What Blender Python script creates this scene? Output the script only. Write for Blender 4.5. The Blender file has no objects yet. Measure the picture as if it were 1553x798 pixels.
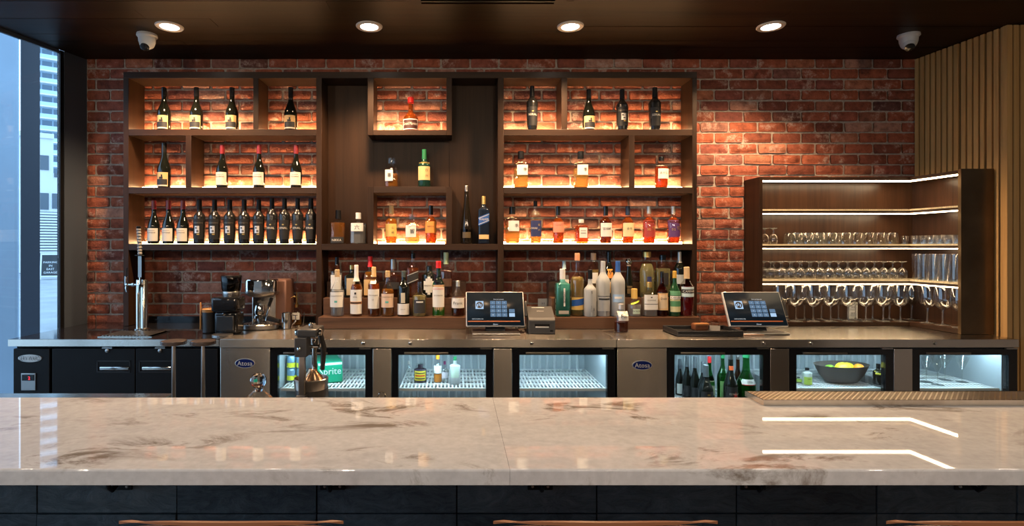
import bpy, bmesh, math, random
from mathutils import Vector, Matrix
random.seed(7)
PI = math.pi
SC = bpy.context.scene
COL = SC.collection

# ------------------------------------------------------------------ camera
# brick wall is the plane y = 0; the camera looks straight at it, 3.88 m away, 1.56 m up
FPX, CX, CY, DIST, EYE = 834.0, 693.0, 375.0, 3.88, 1.56
cam = bpy.data.cameras.new('camera')
cam.sensor_width = 36.0
cam.lens = 36.0 * FPX / 1553.0
cam.shift_x = (776.5 - CX) / 1553.0
cam.shift_y = (CY - 399.0) / 1553.0
cam.clip_start = 0.05; cam.clip_end = 400
co = bpy.data.objects.new('camera', cam)
co.location = (0, -DIST, EYE); co.rotation_euler = (PI / 2, 0, 0)
COL.objects.link(co); SC.camera = co

# ------------------------------------------------------------------ world, exposure
w = bpy.data.worlds.new('overcast_sky'); SC.world = w; w.use_nodes = True
bg = w.node_tree.nodes['Background']
bg.inputs['Color'].default_value = (0.44, 0.68, 1.0, 1)
bg.inputs['Strength'].default_value = 3.0
SC.view_settings.view_transform = 'Standard'
SC.view_settings.look = 'None'
SC.view_settings.exposure = 0.12
SC.view_settings.gamma = 1.0
SC.view_settings.use_curve_mapping = False
SC.cycles.use_denoising = True
SC.cycles.transparent_max_bounces = 40
SC.cycles.max_bounces = 10
SC.cycles.transmission_bounces = 8
SC.cycles.sample_clamp_indirect = 4.0
SC.cycles.caustics_reflective = False
SC.cycles.caustics_refractive = False

WARM = (1.0, 0.60, 0.27)
LED_SHELF, LED_CAB, LED_COOL = 60.0, 18.0, 62.0
DOWN_W, BAR_FILL_W, ROOM_FILL_W, SPOT_FILL_W = 150.0, 8.0, 105.0, 60.0  # all but the first power unseen fill lights added for brightness

def S(d): return FPX / (DIST - d)                 # pixels per metre, d metres in front of the wall
def X(px, d): return (px - CX) / S(d)
def Z(py, d): return EYE - (py - CY) / S(d)

# ------------------------------------------------------------------ materials
MATS = {}
def newmat(name):
    m = bpy.data.materials.new(name); m.use_nodes = True
    nt = m.node_tree
    return m, nt, nt.nodes['Principled BSDF']
def N(nt, t, **kw):
    n = nt.nodes.new(t)
    for k, v in kw.items():
        if k in n.inputs: n.inputs[k].default_value = v
        else: setattr(n, k, v)
    return n
def L(nt, a, b): nt.links.new(a, b)
def c4(c): return (c[0], c[1], c[2], 1.0)
def ramp(nt, fac, stops):
    r = N(nt, 'ShaderNodeValToRGB'); cr = r.color_ramp
    while len(cr.elements) < len(stops): cr.elements.new(0.5)
    for e, (p, c) in zip(cr.elements, stops):
        e.position = p; e.color = c4(c) if len(c) == 3 else c
    L(nt, fac, r.inputs['Fac']); return r
def coords(nt, scale=(1, 1, 1), kind='world'):
    if kind == 'world': src = N(nt, 'ShaderNodeNewGeometry').outputs['Position']
    else: src = N(nt, 'ShaderNodeTexCoord').outputs['Object']
    mp = N(nt, 'ShaderNodeMapping'); mp.inputs['Scale'].default_value = scale
    L(nt, src, mp.inputs['Vector']); return mp.outputs['Vector']
def bump(nt, p, h, strength, dist=0.002):
    b = N(nt, 'ShaderNodeBump'); b.inputs['Strength'].default_value = strength
    b.inputs['Distance'].default_value = dist
    L(nt, h, b.inputs['Height']); L(nt, b.outputs['Normal'], p.inputs['Normal'])
def plain(name, col, rough=0.5, metal=0.0, coat=0.0, vary=0.0, scale=8.0, spec=0.5, emit=None, es=0.0):
    if name in MATS: return MATS[name]
    m, nt, p = newmat(name)
    p.inputs['Base Color'].default_value = c4(col)
    p.inputs['Roughness'].default_value = rough
    p.inputs['Metallic'].default_value = metal
    p.inputs['Coat Weight'].default_value = coat
    p.inputs['Specular IOR Level'].default_value = spec
    if emit:
        p.inputs['Emission Color'].default_value = c4(emit); p.inputs['Emission Strength'].default_value = es
    if vary:
        n = N(nt, 'ShaderNodeTexNoise', Scale=scale, Detail=4.0); L(nt, coords(nt), n.inputs['Vector'])
        r = ramp(nt, n.outputs['Fac'], [(0.3, tuple(c * (1 - vary) for c in col)), (0.7, tuple(min(1, c * (1 + vary)) for c in col))])
        L(nt, r.outputs['Color'], p.inputs['Base Color'])
    MATS[name] = m; return m
def emitter(name, col, strength):
    if name in MATS: return MATS[name]
    m, nt, p = newmat(name)
    e = N(nt, 'ShaderNodeEmission'); e.inputs['Color'].default_value = c4(col); e.inputs['Strength'].default_value = strength
    L(nt, e.outputs[0], nt.nodes['Material Output'].inputs['Surface']); MATS[name] = m; return m
def thin_glass(name, tint=(1, 1, 1), ior=1.5, rough=0.0, gloss=(1, 1, 1), frost=0.0, power=5.0):
    if name in MATS: return MATS[name]
    m, nt, p = newmat(name)
    t = N(nt, 'ShaderNodeBsdfTransparent'); t.inputs['Color'].default_value = c4(tint)
    g = N(nt, 'ShaderNodeBsdfGlossy'); g.inputs['Color'].default_value = c4(gloss); g.inputs['Roughness'].default_value = rough
    f0 = ((ior - 1) / (ior + 1)) ** 2                # Schlick's approximation, the same from both sides of the sheet
    lw = N(nt, 'ShaderNodeLayerWeight'); lw.inputs['Blend'].default_value = 0.5
    pw = N(nt, 'ShaderNodeMath', operation='POWER'); L(nt, lw.outputs['Facing'], pw.inputs[0]); pw.inputs[1].default_value = power
    f = N(nt, 'ShaderNodeMath', operation='MULTIPLY_ADD'); L(nt, pw.outputs[0], f.inputs[0]); f.inputs[1].default_value = 1 - f0; f.inputs[2].default_value = f0
    mx = N(nt, 'ShaderNodeMixShader')
    L(nt, f.outputs[0], mx.inputs[0]); L(nt, t.outputs[0], mx.inputs[1]); L(nt, g.outputs[0], mx.inputs[2])
    out = mx.outputs[0]
    if frost:
        d = N(nt, 'ShaderNodeBsdfDiffuse'); d.inputs['Color'].default_value = c4(tint)
        tr = N(nt, 'ShaderNodeBsdfTranslucent'); tr.inputs['Color'].default_value = c4(tint)
        m1 = N(nt, 'ShaderNodeMixShader'); m1.inputs[0].default_value = 0.5
        L(nt, d.outputs[0], m1.inputs[1]); L(nt, tr.outputs[0], m1.inputs[2])
        m2 = N(nt, 'ShaderNodeMixShader'); m2.inputs[0].default_value = frost
        L(nt, out, m2.inputs[1]); L(nt, m1.outputs[0], m2.inputs[2]); out = m2.outputs[0]
    L(nt, out, nt.nodes['Material Output'].inputs['Surface']); MATS[name] = m; return m
def liquid(name, col, rough=0.0, ior=1.34, cloud=0.28):
    if name in MATS: return MATS[name]
    m, nt, p = newmat(name)
    p.inputs['Base Color'].default_value = c4(col); p.inputs['Transmission Weight'].default_value = 1.0
    p.inputs['Roughness'].default_value = rough; p.inputs['IOR'].default_value = ior
    tr = N(nt, 'ShaderNodeBsdfTranslucent'); tr.inputs['Color'].default_value = c4(col)
    df = N(nt, 'ShaderNodeBsdfDiffuse'); df.inputs['Color'].default_value = c4(col)
    m1 = N(nt, 'ShaderNodeMixShader'); m1.inputs[0].default_value = 0.5; L(nt, tr.outputs[0], m1.inputs[1]); L(nt, df.outputs[0], m1.inputs[2])
    m2 = N(nt, 'ShaderNodeMixShader'); m2.inputs[0].default_value = cloud; L(nt, p.outputs[0], m2.inputs[1]); L(nt, m1.outputs[0], m2.inputs[2])
    L(nt, m2.outputs[0], nt.nodes['Material Output'].inputs['Surface'])
    MATS[name] = m; return m
def wood(name, dark, light, rough=0.35, axis='z', scale=1.0, coat=0.0, spec=0.5):
    if name in MATS: return MATS[name]
    m, nt, p = newmat(name)
    s = {'z': (26, 26, 1.1), 'x': (0.9, 22, 22), 'y': (22, 0.9, 22)}[axis]
    v = coords(nt, tuple(a * scale for a in s))
    n1 = N(nt, 'ShaderNodeTexNoise', Scale=1.0, Detail=6.0, Roughness=0.6, Distortion=0.6); L(nt, v, n1.inputs['Vector'])
    n2 = N(nt, 'ShaderNodeTexNoise', Scale=5.0, Detail=3.0, Roughness=0.7); L(nt, v, n2.inputs['Vector'])
    ad = N(nt, 'ShaderNodeMath', operation='MULTIPLY_ADD'); L(nt, n2.outputs['Fac'], ad.inputs[0]); ad.inputs[1].default_value = 0.35
    L(nt, n1.outputs['Fac'], ad.inputs[2])
    oi = N(nt, 'ShaderNodeObjectInfo')
    a2 = N(nt, 'ShaderNodeMath', operation='MULTIPLY_ADD'); L(nt, oi.outputs['Random'], a2.inputs[0]); a2.inputs[1].default_value = 0.14
    L(nt, ad.outputs[0], a2.inputs[2])
    r = ramp(nt, a2.outputs[0], [(0.45, dark), (0.62, tuple((a + b) / 2 for a, b in zip(dark, light))), (0.92, light)])
    L(nt, r.outputs['Color'], p.inputs['Base Color'])
    p.inputs['Roughness'].default_value = rough; p.inputs['Coat Weight'].default_value = coat
    p.inputs['Specular IOR Level'].default_value = spec
    bump(nt, p, n2.outputs['Fac'], 0.15, 0.001)
    MATS[name] = m; return m
def steel(name, col, rough=0.25, axis='x', amt=0.006):
    if name in MATS: return MATS[name]
    m, nt, p = newmat(name)
    s = {'x': (2, 220, 220), 'y': (160, 2.5, 160), 'z': (220, 220, 2)}[axis]
    n = N(nt, 'ShaderNodeTexNoise', Scale=1.0, Detail=3.0); L(nt, coords(nt, s), n.inputs['Vector'])
    big = N(nt, 'ShaderNodeTexNoise', Scale=3.0, Detail=2.0); L(nt, coords(nt, (3, 1, 3)), big.inputs['Vector'])
    a = N(nt, 'ShaderNodeMath', operation='MULTIPLY_ADD'); L(nt, n.outputs['Fac'], a.inputs[0]); a.inputs[1].default_value = amt; a.inputs[2].default_value = rough - amt / 2
    L(nt, a.outputs[0], p.inputs['Roughness'])
    r = ramp(nt, big.outputs['Fac'], [(0.3, tuple(c * 0.96 for c in col)), (0.7, col)])
    L(nt, r.outputs['Color'], p.inputs['Base Color'])
    p.inputs['Metallic'].default_value = 1.0
    p.inputs['Anisotropic'].default_value = 0.85          # brushed along x: highlights smear across the brushing
    tg = N(nt, 'ShaderNodeCombineXYZ'); tg.inputs['Y' if axis == 'y' else 'Z'].default_value = 1.0
    L(nt, tg.outputs[0], p.inputs['Tangent'])
    MATS[name] = m; return m
def brick_material():
    m, nt, p = newmat('brick')
    g = N(nt, 'ShaderNodeNewGeometry'); oi = N(nt, 'ShaderNodeObjectInfo')
    ad = N(nt, 'ShaderNodeMath', operation='ADD'); L(nt, g.outputs['Random Per Island'], ad.inputs[0]); L(nt, oi.outputs['Random'], ad.inputs[1])
    fr = N(nt, 'ShaderNodeMath', operation='FRACT'); L(nt, ad.outputs[0], fr.inputs[0])
    base = ramp(nt, fr.outputs[0], [(0.0, (0.17, 0.050, 0.032)), (0.22, (0.30, 0.085, 0.045)), (0.5, (0.36, 0.10, 0.05)),
                                    (0.72, (0.25, 0.075, 0.055)), (0.80, (0.11, 0.045, 0.04)), (0.86, (0.40, 0.14, 0.075)), (0.93, (0.44, 0.23, 0.17)), (1.0, (0.20, 0.065, 0.05))])
    pos = coords(nt)
    n1 = N(nt, 'ShaderNodeTexNoise', Scale=16.0, Detail=6.0, Roughness=0.65); L(nt, pos, n1.inputs['Vector'])
    n2 = N(nt, 'ShaderNodeTexNoise', Scale=90.0, Detail=5.0, Roughness=0.7); L(nt, pos, n2.inputs['Vector'])
    n3 = N(nt, 'ShaderNodeTexNoise', Scale=5.5, Detail=3.0); L(nt, pos, n3.inputs['Vector'])
    dk = ramp(nt, n1.outputs['Fac'], [(0.30, (0.22, 0.19, 0.20)), (0.46, (0.85, 0.82, 0.82)), (0.56, (1.1, 1.1, 1.1)), (0.72, (1.5, 1.45, 1.4))])
    mu = N(nt, 'ShaderNodeMix', data_type='RGBA', blend_type='MULTIPLY'); mu.inputs[0].default_value = 0.8
    L(nt, base.outputs['Color'], mu.inputs[6]); L(nt, dk.outputs['Color'], mu.inputs[7])
    # pale lime bloom on some bricks
    sel = N(nt, 'ShaderNodeMath', operation='MULTIPLY'); L(nt, n3.outputs['Fac'], sel.inputs[0]); L(nt, n1.outputs['Fac'], sel.inputs[1])
    lm = ramp(nt, sel.outputs[0], [(0.285, (0, 0, 0)), (0.36, (0.8, 0.8, 0.8))])
    fl = ramp(nt, n2.outputs['Fac'], [(0.38, (0, 0, 0)), (0.55, (1, 1, 1))])
    lf = N(nt, 'ShaderNodeMath', operation='MULTIPLY'); L(nt, lm.outputs['Color'], lf.inputs[0]); L(nt, fl.outputs['Color'], lf.inputs[1])
    mx = N(nt, 'ShaderNodeMix', data_type='RGBA'); L(nt, lf.outputs[0], mx.inputs[0])
    L(nt, mu.outputs[2], mx.inputs[6]); mx.inputs[7].default_value = (0.50, 0.38, 0.33, 1)
    L(nt, mx.outputs[2], p.inputs['Base Color'])
    p.inputs['Roughness'].default_value = 0.75; p.inputs['Specular IOR Level'].default_value = 0.35
    hs = N(nt, 'ShaderNodeMath', operation='MULTIPLY_ADD'); L(nt, n2.outputs['Fac'], hs.inputs[0]); hs.inputs[1].default_value = 0.5; L(nt, n1.outputs['Fac'], hs.inputs[2])
    bump(nt, p, hs.outputs[0], 1.0, 0.011)
    return m
def marble_material():
    m, nt, p = newmat('marble')
    v = coords(nt, (1.15, 2.6, 1.0))
    wn = N(nt, 'ShaderNodeTexNoise', Scale=1.3, Detail=4.0); L(nt, v, wn.inputs['Vector'])
    wm = N(nt, 'ShaderNodeMix', data_type='RGBA'); wm.inputs[0].default_value = 0.22; L(nt, v, wm.inputs[6]); L(nt, wn.outputs['Color'], wm.inputs[7])
    n1 = N(nt, 'ShaderNodeTexNoise', Scale=4.6, Detail=10.0, Roughness=0.70, Distortion=0.7); L(nt, wm.outputs[2], n1.inputs['Vector'])
    n2 = N(nt, 'ShaderNodeTexNoise', Scale=2.1, Detail=2.0); L(nt, wm.outputs[2], n2.inputs['Vector'])
    n4 = N(nt, 'ShaderNodeTexNoise', Scale=60.0, Detail=4.0); L(nt, coords(nt), n4.inputs['Vector'])
    s1 = ramp(nt, n1.outputs['Fac'], [(0.53, (0, 0, 0)), (0.63, (1, 1, 1))])
    s2 = ramp(nt, n2.outputs['Fac'], [(0.44, (0, 0, 0)), (0.55, (1, 1, 1))])
    mk = N(nt, 'ShaderNodeMath', operation='MULTIPLY'); L(nt, s1.outputs['Color'], mk.inputs[0]); L(nt, s2.outputs['Color'], mk.inputs[1])
    sc = N(nt, 'ShaderNodeMath', operation='MULTIPLY'); L(nt, mk.outputs[0], sc.inputs[0]); sc.inputs[1].default_value = 0.9
    cl = ramp(nt, n4.outputs['Fac'], [(0.3, (0.52, 0.51, 0.50)), (0.7, (0.60, 0.59, 0.58))])
    n5 = ramp(nt, n1.outputs['Fac'], [(0.35, (0.86, 0.86, 0.87)), (0.55, (1, 1, 1))])
    mm = N(nt, 'ShaderNodeMix', data_type='RGBA', blend_type='MULTIPLY'); mm.inputs[0].default_value = 1.0
    L(nt, cl.outputs['Color'], mm.inputs[6]); L(nt, n5.outputs['Color'], mm.inputs[7])
    mx = N(nt, 'ShaderNodeMix', data_type='RGBA'); L(nt, sc.outputs[0], mx.inputs[0]); L(nt, mm.outputs[2], mx.inputs[6]); mx.inputs[7].default_value = (0.17, 0.135, 0.105, 1)
    L(nt, mx.outputs[2], p.inputs['Base Color'])
    p.inputs['Roughness'].default_value = 0.02
    return m
def slate_material():
    m, nt, p = newmat('slate')
    oi = N(nt, 'ShaderNodeObjectInfo')
    v = coords(nt, (5, 5, 11))
    n1 = N(nt, 'ShaderNodeTexNoise', Scale=2.0, Detail=10.0, Roughness=0.75, Distortion=1.6); L(nt, v, n1.inputs['Vector'])
    ad = N(nt, 'ShaderNodeMath', operation='MULTIPLY_ADD'); L(nt, oi.outputs['Random'], ad.inputs[0]); ad.inputs[1].default_value = 0.25; L(nt, n1.outputs['Fac'], ad.inputs[2])
    r = ramp(nt, ad.outputs[0], [(0.42, (0.055, 0.066, 0.072)), (0.66, (0.15, 0.168, 0.176)), (0.9, (0.26, 0.27, 0.262))])
    L(nt, r.outputs['Color'], p.inputs['Base Color'])
    p.inputs['Roughness'].default_value = 0.5
    bump(nt, p, n1.outputs['Fac'], 1.0, 0.02)
    return m

M_brick = brick_material()
M_marble = marble_material()
M_slate = slate_material()
M_mortar = plain('mortar', (0.36, 0.31, 0.27), 0.95, vary=0.25, scale=60)
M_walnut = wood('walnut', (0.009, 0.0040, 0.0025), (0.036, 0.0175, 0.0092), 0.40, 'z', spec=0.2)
M_walnut_x = wood('walnut_board', (0.011, 0.0055, 0.0036), (0.040, 0.0205, 0.0118), 0.36, 'x', spec=0.25)
M_riser = wood('riser_wood', (0.05, 0.024, 0.014), (0.15, 0.075, 0.042), 0.3, 'x')
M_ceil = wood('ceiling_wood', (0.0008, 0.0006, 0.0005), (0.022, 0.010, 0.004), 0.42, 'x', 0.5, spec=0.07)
M_slat = wood('oak_slat', (0.42, 0.215, 0.065), (0.66, 0.385, 0.14), 0.55, 'z', spec=0.3)
M_black = plain('black_paint', (0.007, 0.007, 0.008), 0.45, spec=0.18)
M_backing = plain('black_felt', (0.012, 0.010, 0.008), 0.9)
M_blackgloss = plain('black_gloss', (0.010, 0.010, 0.011), 0.12)
M_plastic = plain('black_plastic', (0.018, 0.018, 0.019), 0.35)
M_grey = plain('grey_plastic', (0.075, 0.072, 0.07), 0.5)
M_white = plain('white_plastic', (0.72, 0.72, 0.72), 0.4)
M_steel = steel('brushed_steel', (0.80, 0.73, 0.64), 0.27, 'x')
M_steel_y = steel('brushed_steel_top', (0.64, 0.58, 0.51), 0.22, 'y')
M_steel_z = steel('brushed_steel_panel', (0.76, 0.68, 0.59), 0.25, 'z')
M_chrome = plain('chrome', (0.72, 0.70, 0.67), 0.08, 1.0)
M_satin = plain('satin_metal', (0.42, 0.40, 0.38), 0.3, 1.0)
M_bronze = plain('bronze_bar', (0.30, 0.25, 0.20), 0.35, 1.0)
M_brass = plain('brass', (0.75, 0.52, 0.20), 0.2, 1.0)
M_frame = plain('window_paint', (0.060, 0.075, 0.10), 0.3)
M_pane = thin_glass('window_glass', (0.93, 0.97, 0.97), 1.55)
M_coolglass = thin_glass('cooler_glass', (0.92, 0.95, 0.95), 1.4)
M_glass = thin_glass('clear_glass', (0.96, 0.965, 0.955), 1.6, power=3.6)
M_stem = thin_glass('drinking_glass', (0.95, 0.955, 0.94), 2.0, power=2.2)
M_rod = liquid('glass_rod', (0.97, 0.97, 0.95), 0.0, 1.5, 0.10)
M_greenglass = thin_glass('green_glass', (0.12, 0.42, 0.16), 1.5)
M_frost = thin_glass('frosted_glass', (0.80, 0.84, 0.86), 1.45, 0.3, frost=0.75)
M_wine = plain('wine_glass_dark', (0.006, 0.007, 0.005), 0.06, spec=0.6)
M_winesatin = plain('dark_satin_glass', (0.012, 0.012, 0.012), 0.22)
M_led = emitter('led_warm', WARM, LED_SHELF)
M_ledcab = emitter('led_cabinet', (1.0, 0.74, 0.45), LED_CAB)
M_ledcool = emitter('led_cooler', (0.62, 0.87, 1.0), LED_COOL)
M_lamp = emitter('lamp_disc', (1.0, 0.92, 0.82), 14.0)
M_paper = plain('label_paper', (0.70, 0.66, 0.58), 0.6)
M_cream = plain('cream_paper', (0.62, 0.40, 0.17), 0.6)
M_ink = plain('ink', (0.02, 0.02, 0.022), 0.6)
M_gold = plain('gold_foil', (0.70, 0.48, 0.16), 0.3, 0.8)
M_silverink = plain('silver_ink', (0.62, 0.60, 0.57), 0.35, 0.5)
M_redcap = plain('red_capsule', (0.20, 0.014, 0.02), 0.35)
M_redwax = plain('red_wax', (0.65, 0.02, 0.02), 0.3)
M_cork = plain('cork', (0.55, 0.38, 0.20), 0.7, vary=0.2, scale=80)
M_leather = plain('brown_leather', (0.16, 0.055, 0.022), 0.38, vary=0.25, scale=25)

# ------------------------------------------------------------------ mesh builder
class MB:
    def __init__(s): s.v = []; s.f = []
    def add(s, vs, fs):
        o = len(s.v); s.v += [tuple(v) for v in vs]; s.f += [tuple(i + o for i in f) for f in fs]; return s
    def box(s, x0, x1, y0, y1, z0, z1):
        return s.add([(x0, y0, z0), (x1, y0, z0), (x1, y1, z0), (x0, y1, z0), (x0, y0, z1), (x1, y0, z1), (x1, y1, z1), (x0, y1, z1)],
                     [(0, 3, 2, 1), (4, 5, 6, 7), (0, 1, 5, 4), (1, 2, 6, 5), (2, 3, 7, 6), (3, 0, 4, 7)])
    def bbox(s, x0, x1, y0, y1, z0, z1, b=0.004, seg=2):      # rounded box
        bm = bmesh.new()
        vs = [bm.verts.new(p) for p in [(x0, y0, z0), (x1, y0, z0), (x1, y1, z0), (x0, y1, z0), (x0, y0, z1), (x1, y0, z1), (x1, y1, z1), (x0, y1, z1)]]
        for f in [(0, 3, 2, 1), (4, 5, 6, 7), (0, 1, 5, 4), (1, 2, 6, 5), (2, 3, 7, 6), (3, 0, 4, 7)]: bm.faces.new([vs[i] for i in f])
        bmesh.ops.bevel(bm, geom=bm.edges[:], offset=b, segments=seg, affect='EDGES', profile=0.5)
        bm.verts.index_update()
        s.add([v.co[:] for v in bm.verts], [[v.index for v in f.verts] for f in bm.faces]); bm.free(); return s
    def lathe(s, prof, c=(0, 0, 0), seg=20, n=2.0, ry=1.0, axis='z', closed=True, taper_n=False):
        # prof: (radius, height); n: superellipse exponent of the section; ry: depth / width
        vs, fs = [], []; m = len(prof); rmax = max(p[0] for p in prof)
        for r, h in prof:
            e = n
            if taper_n and r < 0.62 * rmax: e = 2.0
            yy = ry if not (taper_n and r < 0.62 * rmax) else 1.0
            for i in range(seg):
                a = 2 * PI * (i + 0.5) / seg; ca, sa = math.cos(a), math.sin(a)
                if e == 2.0: x, y = r * ca, r * sa * yy
                else:
                    x = r * math.copysign(abs(ca) ** (2 / e), ca); y = r * yy * math.copysign(abs(sa) ** (2 / e), sa)
                p = (x, y, h) if axis == 'z' else ((h, x, y) if axis == 'x' else (x, h, y))
                vs.append((p[0] + c[0], p[1] + c[1], p[2] + c[2]))
        for k in range(m - 1):
            for i in range(seg):
                j = (i + 1) % seg
                q = (k * seg + i, k * seg + j, (k + 1) * seg + j, (k + 1) * seg + i)
                fs.append(q if axis != 'y' else q[::-1])
        if closed:
            b0 = tuple(range(seg)); t0 = tuple((m - 1) * seg + i for i in range(seg))
            if prof[0][0] > 1e-5: fs.append(b0[::-1] if axis != 'y' else b0)
            if prof[-1][0] > 1e-5: fs.append(t0 if axis != 'y' else t0[::-1])
        return s.add(vs, fs)
    def tube(s, pts, r, seg=8, caps=True):
        pts = [Vector(p) for p in pts]; vs, fs = [], []
        rr = r if isinstance(r, (list, tuple)) else [r] * len(pts)
        up = None
        for i, p in enumerate(pts):
            t = (pts[min(i + 1, len(pts) - 1)] - pts[max(i - 1, 0)]).normalized()
            if up is None:
                up = Vector((0, 0, 1)) if abs(t.z) < 0.9 else Vector((1, 0, 0))
            a = t.cross(up).normalized(); b = a.cross(t).normalized(); up = b
            for k in range(seg):
                an = 2 * PI * k / seg
                vs.append(tuple(p + (a * math.cos(an) + b * math.sin(an)) * rr[i]))
        for i in range(len(pts) - 1):
            for k in range(seg):
                j = (k + 1) % seg
                fs.append((i * seg + k, i * seg + j, (i + 1) * seg + j, (i + 1) * seg + k))
        if caps:
            fs.append(tuple(range(seg))[::-1]); fs.append(tuple((len(pts) - 1) * seg + k for k in range(seg)))
        return s.add(vs, fs)
    def prism(s, poly, a0, a1, axis='x'):       # polygon in the other two axes, extruded
        m = len(poly)
        def P(a, u, v): return (a, u, v) if axis == 'x' else ((u, a, v) if axis == 'y' else (u, v, a))
        vs = [P(a0, *q) for q in poly] + [P(a1, *q) for q in poly]
        fs = [tuple(range(m))[::-1], tuple(range(m, 2 * m))] + [(i, (i + 1) % m, m + (i + 1) % m, m + i) for i in range(m)]
        return s.add(vs, fs)
    def ball(s, c, r, seg=14, rings=9, sz=1.0):
        prof = [(max(1e-6, r * math.sin(PI * k / rings)), -r * sz * math.cos(PI * k / rings)) for k in range(rings + 1)]
        return s.lathe(prof, c, seg)
    def mesh(s, name, mat, smooth=35):
        me = bpy.data.meshes.new(name); me.from_pydata(s.v, [], s.f)
        if mat: me.materials.append(mat)
        if smooth:
            me.shade_smooth(); me.set_sharp_from_angle(angle=math.radians(smooth))
        if smooth:
            for q in me.polygons:                # broad axis-aligned faces stay flat beside rounded edges
                if max(abs(q.normal.x), abs(q.normal.y), abs(q.normal.z)) > .99995 and len(q.vertices) == 4: q.use_smooth = False
        bm = bmesh.new(); bm.from_mesh(me); bmesh.ops.recalc_face_normals(bm, faces=bm.faces[:]); bm.to_mesh(me); bm.free()
        return me
    def build(s, name, mat, parent=None, smooth=35, loc=(0, 0, 0), fix=True):
        return link(name, s.mesh(name, mat, smooth), parent, loc)

def link(name, me, parent=None, loc=(0, 0, 0)):
    o = bpy.data.objects.new(name, me); COL.objects.link(o); o.location = loc
    if parent: o.parent = parent
    return o
def tag(o, label=None, cat=None, group=None, kind=None):
    if label: o['label'] = label
    if cat: o['category'] = cat
    if group: o['group'] = group
    if kind: o['kind'] = kind
    return o
def thing(name, label, cat, loc=(0, 0, 0), rz=0.0, group=None):
    o = bpy.data.objects.new(name, None); COL.objects.link(o); o.empty_display_size = 0.05
    o.location = loc; o.rotation_euler = (0, 0, rz)
    return tag(o, label, cat, group)
def copy_tree(o, loc=None, parent=None, label=None, group=None):
    c = o.copy(); COL.objects.link(c)
    if parent: c.parent = parent
    if loc is not None: c.location = loc
    if label: c['label'] = label
    if group: c['group'] = group
    for ch in KIDS.get(o.name, list(o.children)): copy_tree(ch, None, c)
    return c
KIDS = {}
def part(name, mat, parent, fn, smooth=35):
    m = MB(); fn(m); return m.build(name, mat, parent, smooth)
def box(name, mat, parent, *b, bev=0.0):
    m = MB()
    if bev: m.bbox(*b, b=bev)
    else: m.box(*b)
    return m.build(name, mat, parent, 35 if bev else 0)

# lettering: built-in font glyphs turned into flat meshes, unit height, centred
STRINGS = ['SERV-WARD', 'Atosa', 'SERIAL', 'Grand Marnier', '響', '白', '州', '六', '山', '崎', 'NIKKA', 'Johnnie', 'WALKER', '季', 'あかし', 'IWAI', '岩', '井',
           'COFFEY', '宮城峡', '余市', 'CASAMIGOS', 'MACALLAN', '12', 'LUXARDO', 'Frank', "HENDRICK'S", 'S', '2', 'GREY GOOSE', 'PATRON', 'Dolin', 'CARPANO',
           'CAMPARI', 'F', 'Sprite', 'Clover', 'PARKING', 'IN', 'EAST', 'GARAGE', '0', '1', '3', '4', '5', '6', '7', '8', '9', 'x', '<', 'SG', 'ESTRELLA', 'BASIL', '1906',
           'Lagavulin', 'Kentucky', 'BOMBAY', 'EPSON', '信', 'Enter your passcode', 'SWITCH EMPLOYEE', 'DOMAINE', 'DUCKHORN', 'OK', 'Fin', 'ST', 'Cider', 'SYRUP', '★', 'LONDON']
TXT = {}
def make_texts():
    obs = []
    for s in STRINGS:
        cu = bpy.data.curves.new('t', 'FONT'); cu.body = s; cu.align_x = 'CENTER'; cu.align_y = 'CENTER'; cu.resolution_u = 2; cu.size = 1.0
        o = bpy.data.objects.new('t', cu); COL.objects.link(o); obs.append((s, o))
    dg = bpy.context.evaluated_depsgraph_get(); dg.update()
    for s, o in obs:
        ev = o.evaluated_get(dg); me = ev.to_mesh()
        vs = [(v.co.x, v.co.y) for v in me.vertices]; fs = [tuple(p.vertices) for p in me.polygons]
        ev.to_mesh_clear()
        if vs:
            xs = [v[0] for v in vs]; ys = [v[1] for v in vs]
            mx, my = (min(xs) + max(xs)) / 2, (min(ys) + max(ys)) / 2; h = max(ys) - min(ys)
            vs = [((a - mx) / h, (b - my) / h) for a, b in vs]
            TXT[s] = (vs, fs, (max(xs) - min(xs)) / h)
    for s, o in obs:
        cu = o.data; bpy.data.objects.remove(o); bpy.data.curves.remove(cu)
make_texts()
def flat_text(name, s, mat, parent, h, c, maxw=None, rotm=None):
    vs, fs, w = TXT[s]; k = h; kx = h if not maxw else min(h, maxw / w)
    out = []
    for a, b in vs:
        p = Vector((a * kx, 0, b * k))
        if rotm: p = rotm @ p
        out.append(tuple(p + Vector(c)))
    me = bpy.data.meshes.new(name); me.from_pydata(out, [], fs); me.materials.append(mat)
    return link(name, me, parent)

# ================================================================== SETTING
CEIL = 2.886; TOP = 1.03                       # ceiling height, back counter height
WX, WS = -2.62, 0.25                           # window wall: x = WX - WS * d
RX = 3.222                                     # slatted wall meets the brick here
def wall_x(d): return WX - WS * d

fl = tag(box('floor', plain('floor_tile', (0.10, 0.095, 0.09), 0.5, vary=0.2, scale=3), None, -4.4, 4.3, -7.2, 0.2, -0.1, 0.0), kind='structure')

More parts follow.
